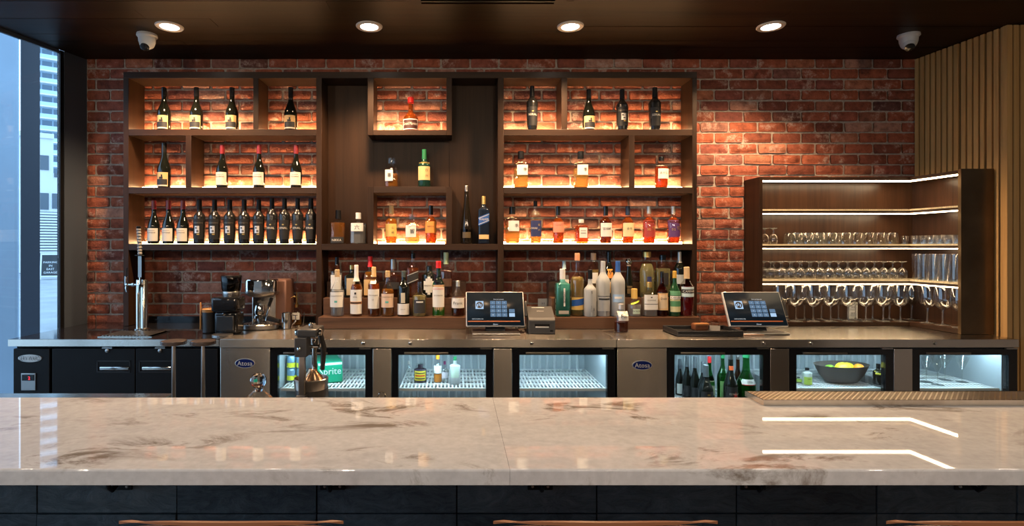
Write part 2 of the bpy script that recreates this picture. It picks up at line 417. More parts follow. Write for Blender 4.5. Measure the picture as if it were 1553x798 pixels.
# brick wall: mortar bed + bricks
wb = tag(box('wall_back', M_mortar, None, WX - 0.10, 4.3, 0.010, 0.2, 0.0, CEIL + 0.1), kind='structure')
BW, BH = 0.2033, 0.07553
def brick_mesh(i):
    r = random.Random(100 + i); m = MB(); bw, bh = BW - 0.011, BH - 0.0115
    nx, nz = 5, 4; vs = []
    def jit(a): return r.uniform(-a, a)
    for k in range(nz + 1):
        for j in range(nx + 1):
            u, v = j / nx, k / nz
            us = [0, 0.05, 0.33, 0.66, 0.95, 1][j]; vz = [0, 0.13, 0.5, 0.87, 1][k]
            edge = (j in (0, nx)) + (k in (0, nz))
            y = {0: -0.001 + jit(0.0016), 1: 0.0048 + jit(0.002), 2: 0.0085}[edge]
            x = (us - 0.5) * bw + (0 if edge == 0 else jit(0.0022)); z = (vz - 0.5) * bh + (0 if edge == 0 else jit(0.0018))
            if edge == 2: x *= 0.975; z *= 0.93
            vs.append((x, y, z))
    fs = [(k * (nx + 1) + j, k * (nx + 1) + j + 1, (k + 1) * (nx + 1) + j + 1, (k + 1) * (nx + 1) + j) for k in range(nz) for j in range(nx)]
    ring = [j for j in range(nx + 1)] + [k * (nx + 1) + nx for k in range(1, nz + 1)] + [nz * (nx + 1) + j for j in range(nx - 1, -1, -1)] + [k * (nx + 1) for k in range(nz - 1, 0, -1)]
    o = len(vs)
    for i2 in ring: x, y, z = vs[i2]; vs.append((x, 0.016, z))
    n = len(ring)
    fs += [(ring[a], ring[(a + 1) % n], o + (a + 1) % n, o + a) for a in range(n)]
    return vs, [f[::-1] for f in fs]
BR = [brick_mesh(i) for i in range(12)]
BRM = []
for i, (v, f) in enumerate(BR):
    me = bpy.data.meshes.new('brick'); me.from_pydata(v, [], [q[::-1] for q in f]); me.materials.append(M_brick); me.shade_smooth(); BRM.append(me)
OCC = [(187, 195, 105, 495), (479, 488, 105, 495), (755, 764, 105, 495), (1050, 1057, 105, 495), (187, 1057, 105, 131), (187, 1057, 194, 216), (187, 1057, 282, 300), (187, 1057, 366, 382),
       (195, 219, 119, 500), (391, 405, 119, 196), (290, 309, 205, 285), (1032, 1050, 119, 490), (843, 861, 119, 196), (941, 963, 205, 285),
       (488, 567, 105, 372), (676, 755, 105, 372), (557, 685, 197, 300), (1128, 1553, 262, 520), (488, 708, 395, 500), (836, 1062, 390, 500), (315, 460, 420, 510), (706, 800, 442, 510),
       (220, 480, 300, 372), (0, 1553, 486, 800), (205, 226, 340, 500)]
def visible(px0, px1, py0, py1):
    tot = hit = 0
    for i in range(8):
        for j in range(4):
            x = px0 + (px1 - px0) * (i + .5) / 8; y = py0 + (py1 - py0) * (j + .5) / 4; tot += 1
            if 128 < x < 1387 and not any(a <= x <= b and c <= y <= d for a, b, c, d in OCC): hit += 1
    return hit / tot * (px1 - px0)
cells = []
XL, XR = WX + 0.005, 3.60
row = -1
while True:
    z = 2.8228 + BH / 2 - (row + 1) * BH
    if z < 0.95: break
    x = 1.7177 - BW * 40 + (0 if (row % 2) else BW / 2)
    while x < XR:
        a, b = max(x, XL), min(x + BW, XR)
        if b - a > 0.05 and not (X(488, 0) + .03 < a and b < X(557, 0) - .0 and Z(368, 0) < z < Z(115, 0)):
            cells.append((visible(CX + a * S(0), CX + b * S(0), CY - (z + BH / 2 - EYE) * S(0), CY - (z - BH / 2 - EYE) * S(0)), a, b, z))
        x += BW
    row += 1
cells.sort(reverse=True)
rest = MB()
for i, (sc_, a, b, z) in enumerate(cells):
    k = random.randrange(12); cx = (a + b) / 2 + random.uniform(-.002, .002); sx = (b - a - 0.011) / (BW - 0.011)
    flip = random.choice((1, 1, -1)); dy = random.uniform(-0.003, 0.002); tilt = random.uniform(-.006, .006)
    if i < 300:
        o = link('brick', BRM[k], wb, (cx, dy, z + random.uniform(-.0012, .0012))); o.scale = (sx, 1, 1)
        o.rotation_euler = (0, tilt, 0)
    else:
        v, f = BR[k]; rest.add([(cx + p[0] * sx, p[1] + dy, z + p[2]) for p in v], f)
me = bpy.data.meshes.new('brick_courses'); me.from_pydata(rest.v, [], [q[::-1] for q in rest.f]); me.materials.append(M_brick); me.shade_smooth()
tag(link('brick_courses', me, wb), kind='stuff')

# ceiling: dark boards running along the wall
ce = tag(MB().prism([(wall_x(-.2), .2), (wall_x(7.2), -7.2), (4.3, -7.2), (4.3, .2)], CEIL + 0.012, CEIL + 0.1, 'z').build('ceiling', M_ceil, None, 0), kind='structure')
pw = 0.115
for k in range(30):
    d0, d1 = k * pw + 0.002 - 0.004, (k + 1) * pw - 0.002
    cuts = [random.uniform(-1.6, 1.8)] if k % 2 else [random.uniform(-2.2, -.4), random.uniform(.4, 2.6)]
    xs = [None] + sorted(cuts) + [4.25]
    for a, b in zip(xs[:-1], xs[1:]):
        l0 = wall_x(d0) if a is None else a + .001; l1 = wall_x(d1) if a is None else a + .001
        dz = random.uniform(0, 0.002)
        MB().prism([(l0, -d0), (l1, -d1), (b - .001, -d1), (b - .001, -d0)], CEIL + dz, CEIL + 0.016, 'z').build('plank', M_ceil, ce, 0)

# slatted oak wall on the right: side face, then a return that faces the room
wr = tag(MB().prism([(RX + .03, .0), (RX + .082, -.585), (4.3, -.585), (4.3, 0.0)], 0, CEIL + 0.02, 'z').build('wall_right', M_backing, None, 0), kind='structure')
def slat_box(p, q, t, z0=0.002):
    m = MB(); u = (Vector(q) - Vector(p)); n = Vector((u.y, -u.x)).normalized() * t
    poly = [p, q, (q[0] + n.x, q[1] + n.y), (p[0] + n.x, p[1] + n.y)]
    if n.length == 0: return
    m.prism(poly, z0, CEIL - 0.004, 'z'); m.build('slat', M_slat, wr, 0)
sl = 0.052 / 0.585
k = 0
d = 0.004
while d < 0.57:
    wdt = 0.027 if k not in (11,) else 0.022
    p = (RX + .03 + sl * d, -d); q = (RX + .03 + sl * (d + wdt), -(d + wdt))
    slat_box(q, p, -0.028); d += 0.0395 + (0.008 if k == 7 else 0); k += 1
x = RX + .048
for k in range(26):
    m = MB().box(x, x + 0.030, -0.612, -0.584, 0.002, CEIL - 0.004); m.build('slat', M_slat, wr, 0); x += 0.0405
tag(box('wall_front', plain('plaster', (0.36, 0.32, 0.28), 0.8), None, -4.6, 4.4, -7.3, -7.2, 0, CEIL + .05), kind='structure')
tag(box('wall_side', plain('plaster', (0.5, 0.5, 0.5), 0.8), None, 4.3, 4.4, -7.2, 0.2, 0, CEIL + .05), kind='structure')

# window wall
wang = math.atan2(-1.0, -WS)
def window(name, x0, x1):
    r = bpy.data.objects.new(name, None); COL.objects.link(r); r.location = (WX, 0, 0); r.rotation_euler = (0, 0, wang); tag(r, kind='structure')
    return r
w1 = window('window_1', 0, 7.4)
box('post', M_frame, w1, -0.02, 0.160, -0.04, 0.0, 0.0, CEIL + .05)
box('gasket', M_black, w1, 0.160, 0.186, -0.03, -0.004, 0.0, CEIL)
for a, b in [(0.19, 2.30), (2.36, 4.60), (4.66, 7.0)]:
    box('pane', M_pane, w1, a, b, -0.020, -0.014, 0.06, CEIL - 0.02)
    box('sill', M_frame, w1, a, b, -0.09, -0.01, 0.0, 0.06)
    box('header', M_frame, w1, a, b, -0.025, -0.008, CEIL - 0.02, CEIL + .03)
for a in (2.30, 4.60, 7.0): box('mullion', M_frame, w1, a, a + 0.06, -0.09, -0.01, 0.0, CEIL)
pl = bpy.data.lights.new('window_portal', 'AREA'); pl.shape = 'RECTANGLE'; pl.size = 6.9; pl.size_y = CEIL - .1; pl.cycles.is_portal = True
po = bpy.data.objects.new('window_portal', pl); COL.objects.link(po)
u = Vector((-WS, -1, 0)).normalized(); nin = Vector((1, -WS, 0)).normalized()
po.location = Vector((WX, 0, CEIL / 2)) + u * 3.6 + nin * 0.03
po.rotation_euler = (-nin).to_track_quat('Z', 'Y').to_euler()

# downlights in the ceiling
def downlight(x, d, watts, label, group, spot=120, blend=0.6, col=(1.0, 0.64, 0.35)):
    t = thing('downlight', label, 'ceiling light', (x, -d, CEIL), 0, group)
    part('trim', plain('lamp_trim', (0.55, 0.50, 0.45), 0.4), t, lambda m: m.lathe([(0.052, 0.003), (0.054, -0.006), (0.074, -0.0075), (0.079, -0.002), (0.079, 0.003)], seg=32, closed=False))
    part('lens', M_lamp, t, lambda m: m.lathe([(0.053, -0.001), (0.030, -0.003), (1e-5, -0.0035)], seg=28))
    l = bpy.data.lights.new('downlight_beam', 'SPOT'); l.energy = watts; l.color = col; l.spot_size = math.radians(spot); l.spot_blend = blend; l.shadow_soft_size = 0.05
    o = bpy.data.objects.new('downlight_beam', l); COL.objects.link(o); o.parent = t; o.location = (0, 0, -0.03)
    return t
for px, lb in [(257, 'round recessed ceiling light beside the white dome camera near the window'), (560, 'round recessed ceiling light over the left end of the central bottle niche'),
               (865, 'round recessed ceiling light over the right-hand wine shelf'), (1169, 'round recessed ceiling light over the bare brick and glass rack')]:
    downlight(X(px, .58) , .58, DOWN_W, lb, 'downlights along the brick wall', 130)
for k in range(5): downlight(-2.2 + 1.26 * k, 2.35, BAR_FILL_W, 'added unseen fill light in the ceiling above the marble bar', 'added fill lights over the bar', 130, .6, (1.0, .80, .62))  # unseen row, added to brighten the marble
for k in range(4): downlight(-2.4 + 1.7 * k, 4.6, ROOM_FILL_W, 'added unseen fill light over the room behind the bar stools', 'added fill lights over the room', 140, .6, (1.0, .82, .66))  # unseen row, added as fill for the slate front and the steel

# unseen fill spotlights, added to brighten the back bar from the dining side
def fill_spot(x, d, watts, aim, label):
    t = thing('fill_spotlight', label, 'spotlight', (x, -d, CEIL), 0, 'added fill spotlights aimed at the back bar')
    v = Vector(aim) - Vector((x, -d, CEIL - .16)); q = v.to_track_quat('-Z', 'Y'); Q = Matrix.Translation((0, 0, -.16)) @ q.to_matrix().to_4x4()
    part('mount', M_black, t, lambda m: m.lathe([(.05, 0), (.05, -.02), (.012, -.025), (.012, -.13)], seg=18))
    def can(m):
        b = MB().lathe([(.05, .09), (.055, .08), (.058, -.06), (.052, -.06), (.048, .03)], seg=22, closed=False); m.add([tuple(Q @ Vector(p)) for p in b.v], b.f)
    part('housing', M_black, t, can)
    l = bpy.data.lights.new('fill_beam', 'SPOT'); l.energy = watts; l.color = (1.0, 0.76, 0.52); l.spot_size = math.radians(75); l.spot_blend = 0.8; l.shadow_soft_size = 0.09
    o = bpy.data.objects.new('fill_beam', l); COL.objects.link(o); o.parent = t; o.matrix_local = Q @ Matrix.Translation((0, 0, -.07))
for k, (x, ax) in enumerate([(-2.2, -1.9), (-.75, -.6), (.75, .7), (2.2, 2.0)]):
    fill_spot(x, 4.35, SPOT_FILL_W, (ax, 0, 1.55), 'added unseen fill spotlight over the dining side aimed at the back bar')

# slot diffuser in the ceiling
d0 = 0.875
t = thing('slot_diffuser', 'black linear slot air diffuser set in the dark wood ceiling', 'air vent', (X(740, d0 + .05), -(d0 + .07), CEIL))
def f(m):
    m.box(-.42, .42, .05, .065, -.006, .01); m.box(-.42, .42, -.065, -.05, -.006, .01); m.box(-.42, -.36, -.05, .05, -.006, .01); m.box(.36, .42, -.05, .05, -.006, .01)
part('frame', M_ceil, t, f, 0)
for k in range(3): box('blade', M_black, t, -.36, .36, -.04 + k * .03, -.028 + k * .03, -.004, .008)

# dome cameras
def dome(px, d, rz, label):
    t = thing('dome_camera', label, 'camera', (X(px, d), -d, CEIL), rz)
    wh = plain('dome_white', (0.55, 0.55, 0.54), 0.4)
    part('mount', wh, t, lambda m: m.lathe([(0.058, 0.002), (0.060, -0.012), (0.050, -0.022)], seg=24))
    part('housing', wh, t, lambda m: m.lathe([(0.050, -0.020), (0.048, -0.045), (0.042, -0.065), (0.034, -0.078), (0.03, -.082)], seg=24))
    part('eyeball', wh, t, lambda m: m.ball((0, -0.012, -0.062), 0.038))
    def f(m):
        a = Matrix.Translation((0, -0.034, -0.091)) @ Matrix.Rotation(math.radians(-38), 4, 'X')
        b = MB().lathe([(0.026, -.006), (0.026, 0.002), (0.012, 0.006)], seg=18); m.add([tuple(a @ Matrix.Rotation(PI, 4, 'X') @ Vector(v)) for v in b.v], b.f)
    part('lens', M_blackgloss, t, f)
    return t
dome(223, .45, 0.1, 'white dome security camera on the ceiling near the window')
dome(1378, .45, -0.5, 'white dome security camera on the ceiling near the oak slats')

# ================================================================== OUTSIDE THE WINDOW
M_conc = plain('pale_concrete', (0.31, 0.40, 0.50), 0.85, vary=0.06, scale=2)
M_white_f = plain('white_cladding', (0.75, 0.76, 0.76), 0.7)
def ex(px, dep): return (px - CX) / FPX * dep
def ez(py, dep): return EYE - (py - CY) / FPX * dep
box_ = tag(MB().box(-90, 30, 0.25, 110, -0.3, -0.02).build('ground', plain('street_paving', (0.30, 0.32, 0.34), 0.7, vary=0.2, scale=0.8), None, 0), kind='structure')
tag(MB().box(-90, -3.0, -40, 0.25, -0.3, -0.02).build('ground_plaza', MATS['street_paving'], None, 0), kind='structure')
AIM = math.radians(36.5); CA = math.cos(AIM)      # these stand square to the line of sight from the bar
o = MB().bbox(-1.1, 0, 0, .7, 0, 6.5, b=0.03).build('concrete_pillar', M_conc); o.location = (ex(29, 5.0), 5.0 - DIST, -.02); o.rotation_euler = (0, 0, math.radians(40))
tag(o, 'wide pale concrete pillar standing just outside the window', 'pillar')
t = thing('steel_column', 'dark steel column outside the window beside the concrete pillar', 'column', (ex(46, 6.0), 6.0 - DIST, -.02), math.radians(38))
def f(m):
    hw = (60 - 31) / FPX * 6.0 / 2 * CA; m.box(-hw, hw, 0, .02, 0, 6.5); m.box(-hw, hw, .22, .24, 0, 6.5); m.box(-.01, .01, .02, .22, 0, 6.5)
part('shaft', plain('dark_steel', (0.045, 0.045, 0.055), 0.5), t, f, 0)
box('base_plate', plain('dark_steel', (0.05, 0.045, 0.055), 0.6), t, -.14, .14, -.04, .28, 0, .02)
# tower with floor slabs
dep = 140.0
t = thing('apartment_tower', 'tall glass apartment tower with white floor bands seen through the window', 'building', (ex(76, dep), dep - DIST, 0), AIM)
tx0, tx1 = (ex(45, dep) - ex(76, dep)) * CA, (ex(115, dep) - ex(76, dep)) * CA
MB().box(tx0, tx1, 0, 22, 0, 84).build('core', plain('tower_wall', (0.30, 0.42, 0.52), 0.6), t, 0)
for k in range(27):
    zb = 3.0 * k + 1.0
    box('floor_slab', M_white_f, t, tx0 - .2, tx1 + .2, -1.3, 0, zb, zb + .28)
    box('railing', plain('rail_glass', (0.45, 0.58, 0.68), 0.3), t, tx0, tx1, -1.25, -1.2, zb + .28, zb + 1.2)
    for j in range(4):
        xa = tx0 + .2 + j * (tx1 - tx0) / 4
        box('pane', plain('tower_glass', (0.10, 0.16, 0.22), 0.1), t, xa, xa + (tx1 - tx0) / 4 - .35, -.06, 0, zb + .4, zb + 2.7)
dep = 34.0
t = thing('white_building', 'low white building with dark windows below the apartment tower', 'building', (ex(70, dep), dep - DIST, 0), AIM)
bx = lambda px: (ex(px, dep) - ex(70, dep)) * CA
box('wall', M_white_f, t, bx(20), bx(81), 0, 6, 0, ez(205, dep))
box('parapet', M_white_f, t, bx(20), bx(82), -.1, 0, ez(210, dep), ez(205, dep) + .1)
box('lower_wall', M_white_f, t, bx(81), bx(110), 0, 6, 0, ez(262, dep))
for (a, b, c, e) in [(61, 74, 236, 258), (61, 74, 293, 318), (82, 94, 262, 268), (79, 94, 293, 316)]:
    box('window', plain('far_glass', (0.10, 0.13, 0.16), 0.15), t, bx(a), bx(b), -.05, 0, ez(e, dep), ez(c, dep))
dep = 31.0
t = thing('louvre_fence', 'white horizontal louvre fence across the street behind the sandwich board', 'fence', (ex(75, dep), dep - DIST, 0), AIM)
bx = lambda px: (ex(px, dep) - ex(75, dep)) * CA
zt, zb = ez(321, dep), ez(384, dep)
n = 15
for k in range(n):
    z = zb + (zt - zb) * k / n
    box('slat', M_white_f, t, bx(50), bx(89.5), -.03, .05, z, z + (zt - zb) / n * 0.62)
for px in (56, 89.8): box('post', M_white_f, t, bx(px) - .05, bx(px) + .05, 0.05, .15, -.02, zt + .1)
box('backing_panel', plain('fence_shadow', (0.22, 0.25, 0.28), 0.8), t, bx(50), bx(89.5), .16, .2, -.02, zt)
box('kerb', plain('kerb_stone', (0.6, 0.6, 0.58), 0.8), t, bx(40), bx(100), -.6, .4, -.02, .12)
dep = 27.0
t = thing('sandwich_board', 'black sandwich board with white parking notice on the pavement', 'sign', (ex(76, dep), dep - DIST, -.02), AIM - .15)
mI = Matrix.Rotation(math.radians(-12), 4, 'X')
def slab(m, x0, x1, y0, y1, z0, z1, mt=mI):
    b = MB().box(x0, x1, y0, y1, z0, z1); m.add([tuple(mt @ Vector(v)) for v in b.v], b.f)
def f(m):
    for a in (-.42, .36): slab(m, a, a + .06, -.02, .02, 0, 1.3)
    slab(m, -.36, .36, -.02, .02, 1.22, 1.3); slab(m, -.36, .36, -.02, .02, .12, .18)
part('frame', M_white_f, t, f, 0)
part('board', plain('chalkboard', (0.03, 0.035, 0.04), 0.6), t, lambda m: slab(m, -.36, .36, -.01, .012, .18, 1.22), 0)
part('rear_leg', M_white_f, t, lambda m: slab(m, -.42, .42, .5, .53, 0, 1.28, Matrix.Rotation(math.radians(12), 4, 'X')), 0)
for k, s in enumerate(['PARKING', 'IN', 'EAST', 'GARAGE']):
    flat_text('lettering', s, M_white_f, t, .1, tuple(mI @ Vector((0, -.014, .85 - .17 * k))), .6, mI.to_3x3())

# ================================================================== BACK-BAR SHELF
FD = 0.194                                     # depth of the shelf unit
R1, R2, R3 = Z(196, FD), Z(284, FD), Z(370, FD)
LBT = Z(283, FD)                               # top of the lower centre box
def sx(px): return X(px, FD)
def sz(py): return Z(py, FD)
bs = thing('back_bar_shelf', 'large dark walnut back-bar shelving unit fixed to the brick wall', 'shelf', (0, 0, TOP))
def bd(name, mat, px0, px1, py0, py1, d0=0.004, d1=FD):
    return box(name, mat, bs, sx(px0), sx(px1), -d1, -d0, sz(py1) - TOP, sz(py0) - TOP, bev=0.0015)
bd('top_board', M_walnut_x, 187, 1057, 109, 118.5)
for a, b in [(187, 195), (479.5, 488), (755, 764), (1050, 1057)]:
    box('side_panel', M_walnut, bs, sx(a), sx(b), -FD, -.004, 0.002, sz(118.5) - TOP, bev=0.0015)
for a, b in [(195, 479.5), (764, 1050)]:
    bd('shelf_board', M_walnut_x, a, b, 196, 205.5); bd('shelf_board', M_walnut_x, a, b, 284, 293.5)
for a, b in [(195, 479.5), (488, 755), (764, 1050)]: bd('shelf_board', M_walnut_x, a, b, 370, 379.5)
for a, b, c, e in [(384, 392, 118.5, 196), (281.5, 290, 205.5, 284), (851.5, 860.5, 118.5, 196), (954, 962.5, 205.5, 284)]:
    bd('divider', M_walnut, a, b, c, e)
# centre: back panel with two openings, two boxes
for a, b, c, e in [(488, 561, 118.5, 370), (681, 755, 118.5, 370), (561, 681, 201, 287)]: bd('back_panel', M_walnut, a, b, c, e, 0.005, 0.022)
bd('box_side', M_walnut, 557.5, 566.5, 118.5, 205, .023); bd('box_side', M_walnut, 677, 685.5, 118.5, 205, .023); bd('box_bottom', M_walnut_x, 566.5, 677, 197, 205)
bd('box_side', M_walnut, 557.5, 566.5, 283, 370, .023); bd('box_side', M_walnut, 676.5, 685.5, 283, 370, .023); bd('box_top', M_walnut_x, 566.5, 676.5, 283, 292.5)
# LED profiles along the back of each shelf
def led(a, b, z):
    box('led_strip', M_led, bs, sx(a) + .012, sx(b) - .012, -.056, -.030, z - TOP + .0005, z - TOP + .017)
for a, b in [(195, 384), (392, 479.5), (764, 851.5), (860.5, 1050)]: led(a, b, R1)
for a, b in [(195, 281.5), (290, 479.5), (764, 954), (962.5, 1050)]: led(a, b, R2)
for a, b in [(195, 479.5), (566.5, 676.5), (764, 1050)]: led(a, b, R3)
led(566.5, 677, sz(197))

# bottle risers (three steps) on the counter
def riser(px0, px1, pxa, pxb, label):
    t = thing('bottle_riser', label, 'riser', (0, 0, TOP))
    a0, b0 = X(px0, .33), X(px1, .33); a1, b1 = sx(pxa), sx(pxb)
    box('step', M_riser, t, a0, b0, -.33, -.205, 0.002, .077, bev=.002)
    box('step', M_riser, t, a1, b1, -.204, -.105, 0.002, .19, bev=.002)
    box('step', M_riser, t, a1, b1, -.104, -.006, 0.002, .295, bev=.002)
    return t
riser(482.5, 706.5, 491, 707, 'three-step wooden bottle riser between the syrup bottle and the touchscreen till')
riser(836, 1062, 836, 1048, 'three-step wooden bottle riser between the receipt printer and the glass rack')
T1, T2, T3 = TOP + .0775, TOP + .1905, TOP + .2955

# ================================================================== BOTTLES
def prof(sh, ne, rn, top=.97, bt=1.0, n=7):
    p = [(.80 * bt, 0.0), (.94 * bt, .004), (bt, .022), (1 - (1 - bt) * .5, .25), (1.0, sh)]
    for k in range(1, n + 1):
        t = k / n; p.append((rn + (1 - rn) * (.5 + .5 * math.cos(PI * t)), sh + (ne - sh) * t))
    p += [(rn * .95, (ne + top) / 2), (rn * .95, top)]
    return p
def rad(p, z):
    for (r0, z0), (r1, z1) in zip(p, p[1:]):
        if z0 <= z <= z1: return r0 + (r1 - r0) * ((z - z0) / (z1 - z0) if z1 > z0 else 0)
    return p[-1][0]
KINDS = {'burg': (.38, .74, .37), 'bord': (.60, .76, .40), 'serial': (.62, .78, .38, .97, .86), 'whisky': (.56, .74, .36), 'tall': (.62, .82, .34), 'square': (.66, .755, .36),
         'round': (.36, .62, .30), 'decanter': (.60, .75, .40), 'taper': (.10, .96, .34), 'squat': (.70, .80, .42), 'gin': (.66, .74, .32), 'vodka': (.56, .70, .36), 'blue': (.70, .80, .36),
         'patron': (.40, .60, .36), 'soft': (.50, .78, .34), 'jug': (.55, .86, .5)}
def bottle(px, top, w, base, d, kind, label, glass=None, liq=None, cap=None, labs=(), txts=(), n=2.0, ry=1.0, name='bottle', cat='bottle', group=None, seg=20, ball=None, rz=0.0):
    s = S(d); H = Z(top, d) - base; R = w / 2 / s
    t = thing(name, label, cat, (X(px, d), -d, base + .0008), rz, group)
    p = prof(*KINDS[kind]); glass = glass or M_glass
    zt = cap[0] + .01 if cap else .97
    pr = [(r * R, z * H) for r, z in p]
    part('glass', glass, t, lambda m: m.lathe(pr, seg=seg, n=n, ry=ry, taper_n=True))
    if liq:
        lm, fill = liq
        lp = [(max(.02, r * .9) * R, .012 * H + z * H) for r, z in p if z < fill] + [(rad(p, fill) * .9 * R, fill * H)]
        part('liquid', lm, t, lambda m: m.lathe(lp, seg=seg, n=n, ry=ry, taper_n=True))
    if cap:
        z0, cm = cap[0], cap[1]; k = cap[2] if len(cap) > 2 else 1.1
        zs = sorted(set([z0] + [z for r, z in p if z0 < z < .97] + [.975]))
        cp = [(rad(p, z) * R * k, z * H) for z in zs]; cp += [(cp[-1][0], .99 * H), (cp[-1][0] * .85, H)]
        part('cap', cm, t, lambda m: m.lathe(cp, seg=14))
    if ball: part('stopper', ball[1], t, lambda m: m.ball((0, 0, H - ball[0] * R), ball[0] * R))
    def surf(x, z, eps):
        rx = rad(p, z / H) * R; a = min(.999, abs(x) / (rx + eps)); q = (1 - a ** n) ** (1 / n)
        return (x, -((rx * ry + eps) * q), z)
    pieces = []
    for li, lb in enumerate(labs):
        z0, z1, wf, lm = lb[:4]; xc = (lb[4] if len(lb) > 4 else 0) * R; eps = .0007 + .0004 * li
        nx = 9; m = MB(); vs = []
        for j in range(3):
            z = (z0 + (z1 - z0) * j / 2) * H
            for i in range(nx + 1):
                x = xc + (i / nx * 2 - 1) * wf * R * .97; sl = lb[5] if len(lb) > 5 else 0
                vs.append(surf(x, z + sl * x, eps))
        m.add(vs, [(j * (nx + 1) + i, j * (nx + 1) + i + 1, (j + 1) * (nx + 1) + i + 1, (j + 1) * (nx + 1) + i) for j in range(2) for i in range(nx)])
        if li == 0 or lb[3] in (M_paper,) and False: main = m.build('label', lm, t)
        else: m.build('label_print', lm, main)
        if li == 0: pieces.append(1)
    for tx in txts:
        st, zc, hf, tm = tx[:4]; xc = (tx[4] if len(tx) > 4 else 0) * R; vert = len(tx) > 5 and tx[5]
        vs, fs, wd = TXT[st]; h = hf * R; hx = min(h, 1.7 * R / wd) if not vert else h
        out = [surf(xc + (a * hx if not vert else -b * h), zc * H + (b * h if not vert else a * h), .0026) for a, b in vs]
        me = bpy.data.meshes.new('lettering'); me.from_pydata(out, [], fs); me.materials.append(tm)
        link('lettering', me, main if labs else t)
    return t
def P(name, c, r=.55): return plain(name, c, r)
amber = liquid('amber', (0.85, 0.36, 0.06)); gold = liquid('gold_spirit', (0.98, 0.72, 0.22)); dkamber = liquid('dark_amber', (0.55, 0.14, 0.02)); redl = liquid('red_spirit', (0.66, 0.13, 0.03))
clearl = liquid('clear_spirit', (0.97, 0.98, 0.97)); straw = liquid('straw', (0.93, 0.88, 0.45)); brown = liquid('brown_spirit', (0.22, 0.05, 0.015)); cola = P('dark_liquid', (0.02, 0.007, 0.006), .1)
BKCAP = (.80, M_blackgloss)
d = .135
# --- wine, left bays
HORSE = dict(kind='burg', glass=M_wine, cap=(.78, M_blackgloss), labs=[(.025, .335, .90, M_cream), (.06, .185, .84, M_ink), (.19, .235, .30, M_ink), (.235, .285, .12, M_ink, .12), (.03, .055, .84, M_paper)])
def horse(px, top, base, lb): bottle(px, top, 19, base, d, label=lb, name='wine_bottle', group='wine bottles with the rider label', **HORSE)
for px, lb in [(249, 'dark wine bottle with rider label, first from the panel in the top left bay'), (298, 'dark wine bottle with rider label, middle of three in the top left bay'),
               (352, 'dark wine bottle with rider label, third from the panel in the top left bay'), (441, 'dark wine bottle with rider label alone in the narrow top bay beside the dark niche')]:
    horse(px, 133, R1, lb)
horse(249, 217, R2, 'dark wine bottle with rider label alone in the narrow second-row bay')
horse(893, 136, R1, 'dark wine bottle with rider label between two black bottles on the top right shelf')
REDC = dict(kind='burg', glass=M_wine, cap=(.79, M_redcap), labs=[(.06, .355, .94, M_paper), (.30, .305, .6, M_ink)], txts=[('DOMAINE', .255, .22, M_ink)])
for k, px in enumerate((337, 393, 449)):
    bottle(px, 220, 17.5, R2, d, label='red-capped pinot bottle with white label, %s of three on the second shelf' % ('first', 'middle', 'last')[k], name='wine_bottle', group='red-capped wine bottles', **REDC)
for k, px in enumerate((233.5, 255.5, 277.5)):
    bottle(px, 304, 17.5, R3, d, label='red-capped pinot bottle with white label in the bottom row, %s' % ('next to the side panel', 'between two alike', 'next to the black bottles')[k], name='wine_bottle', group='red-capped wine bottles', **REDC)
EMB = dict(kind='bord', glass=M_winesatin, cap=(.76, M_black), labs=[(.10, .56, .92, plain('charcoal_label', (0.012, 0.012, 0.013), 0.5, spec=0.3)), (.24, .40, .42, M_silverink), (.27, .30, .2, M_ink, .1), (.34, .37, .16, M_ink, -.15), (.20, .225, .22, M_gold, .2)],
           txts=[('DUCKHORN', .47, .28, M_bronze)])
for k, px in enumerate((302.5, 325.5, 348.5, 370.5, 392.5)):
    bottle(px, 303, 17, R3, d, label='black bottle with silver emblem label in the bottom wine row, %s of five' % ('first', 'second', 'third', 'fourth', 'fifth')[k], name='wine_bottle', group='black bottles with silver emblem', **EMB)
bottle(943.5, 136, 17.5, R1, d, label='black bottle with silver emblem label on the top right shelf', name='wine_bottle', group='black bottles with silver emblem', **EMB)
SER = dict(kind='serial', glass=M_winesatin, cap=(.77, M_black), labs=[(.10, .52, .9, plain('slate_label', (0.020, 0.020, 0.021), 0.5, spec=0.3)), (.405, .43, .16, M_gold)], txts=[('SERIAL', .345, .34, M_paper)])
for k, px in enumerate((412.5, 431.5, 451.5, 471.5)):
    bottle(px, 301, 17, R3, d, label='black bottle with white capital lettering in the bottom row, %s of four' % ('first', 'second', 'third', 'fourth')[k], name='wine_bottle', group='black bottles with white capitals', **SER)
bottle(807, 131, 17.5, R1, d, label='black bottle with white capital lettering alone in the narrow top bay', name='wine_bottle', group='black bottles with white capitals', **SER)
bottle(993, 133, 18.5, R1, d, label='black bottle with white capital lettering at the end of the top right shelf', name='wine_bottle', group='black bottles with white capitals', **SER)
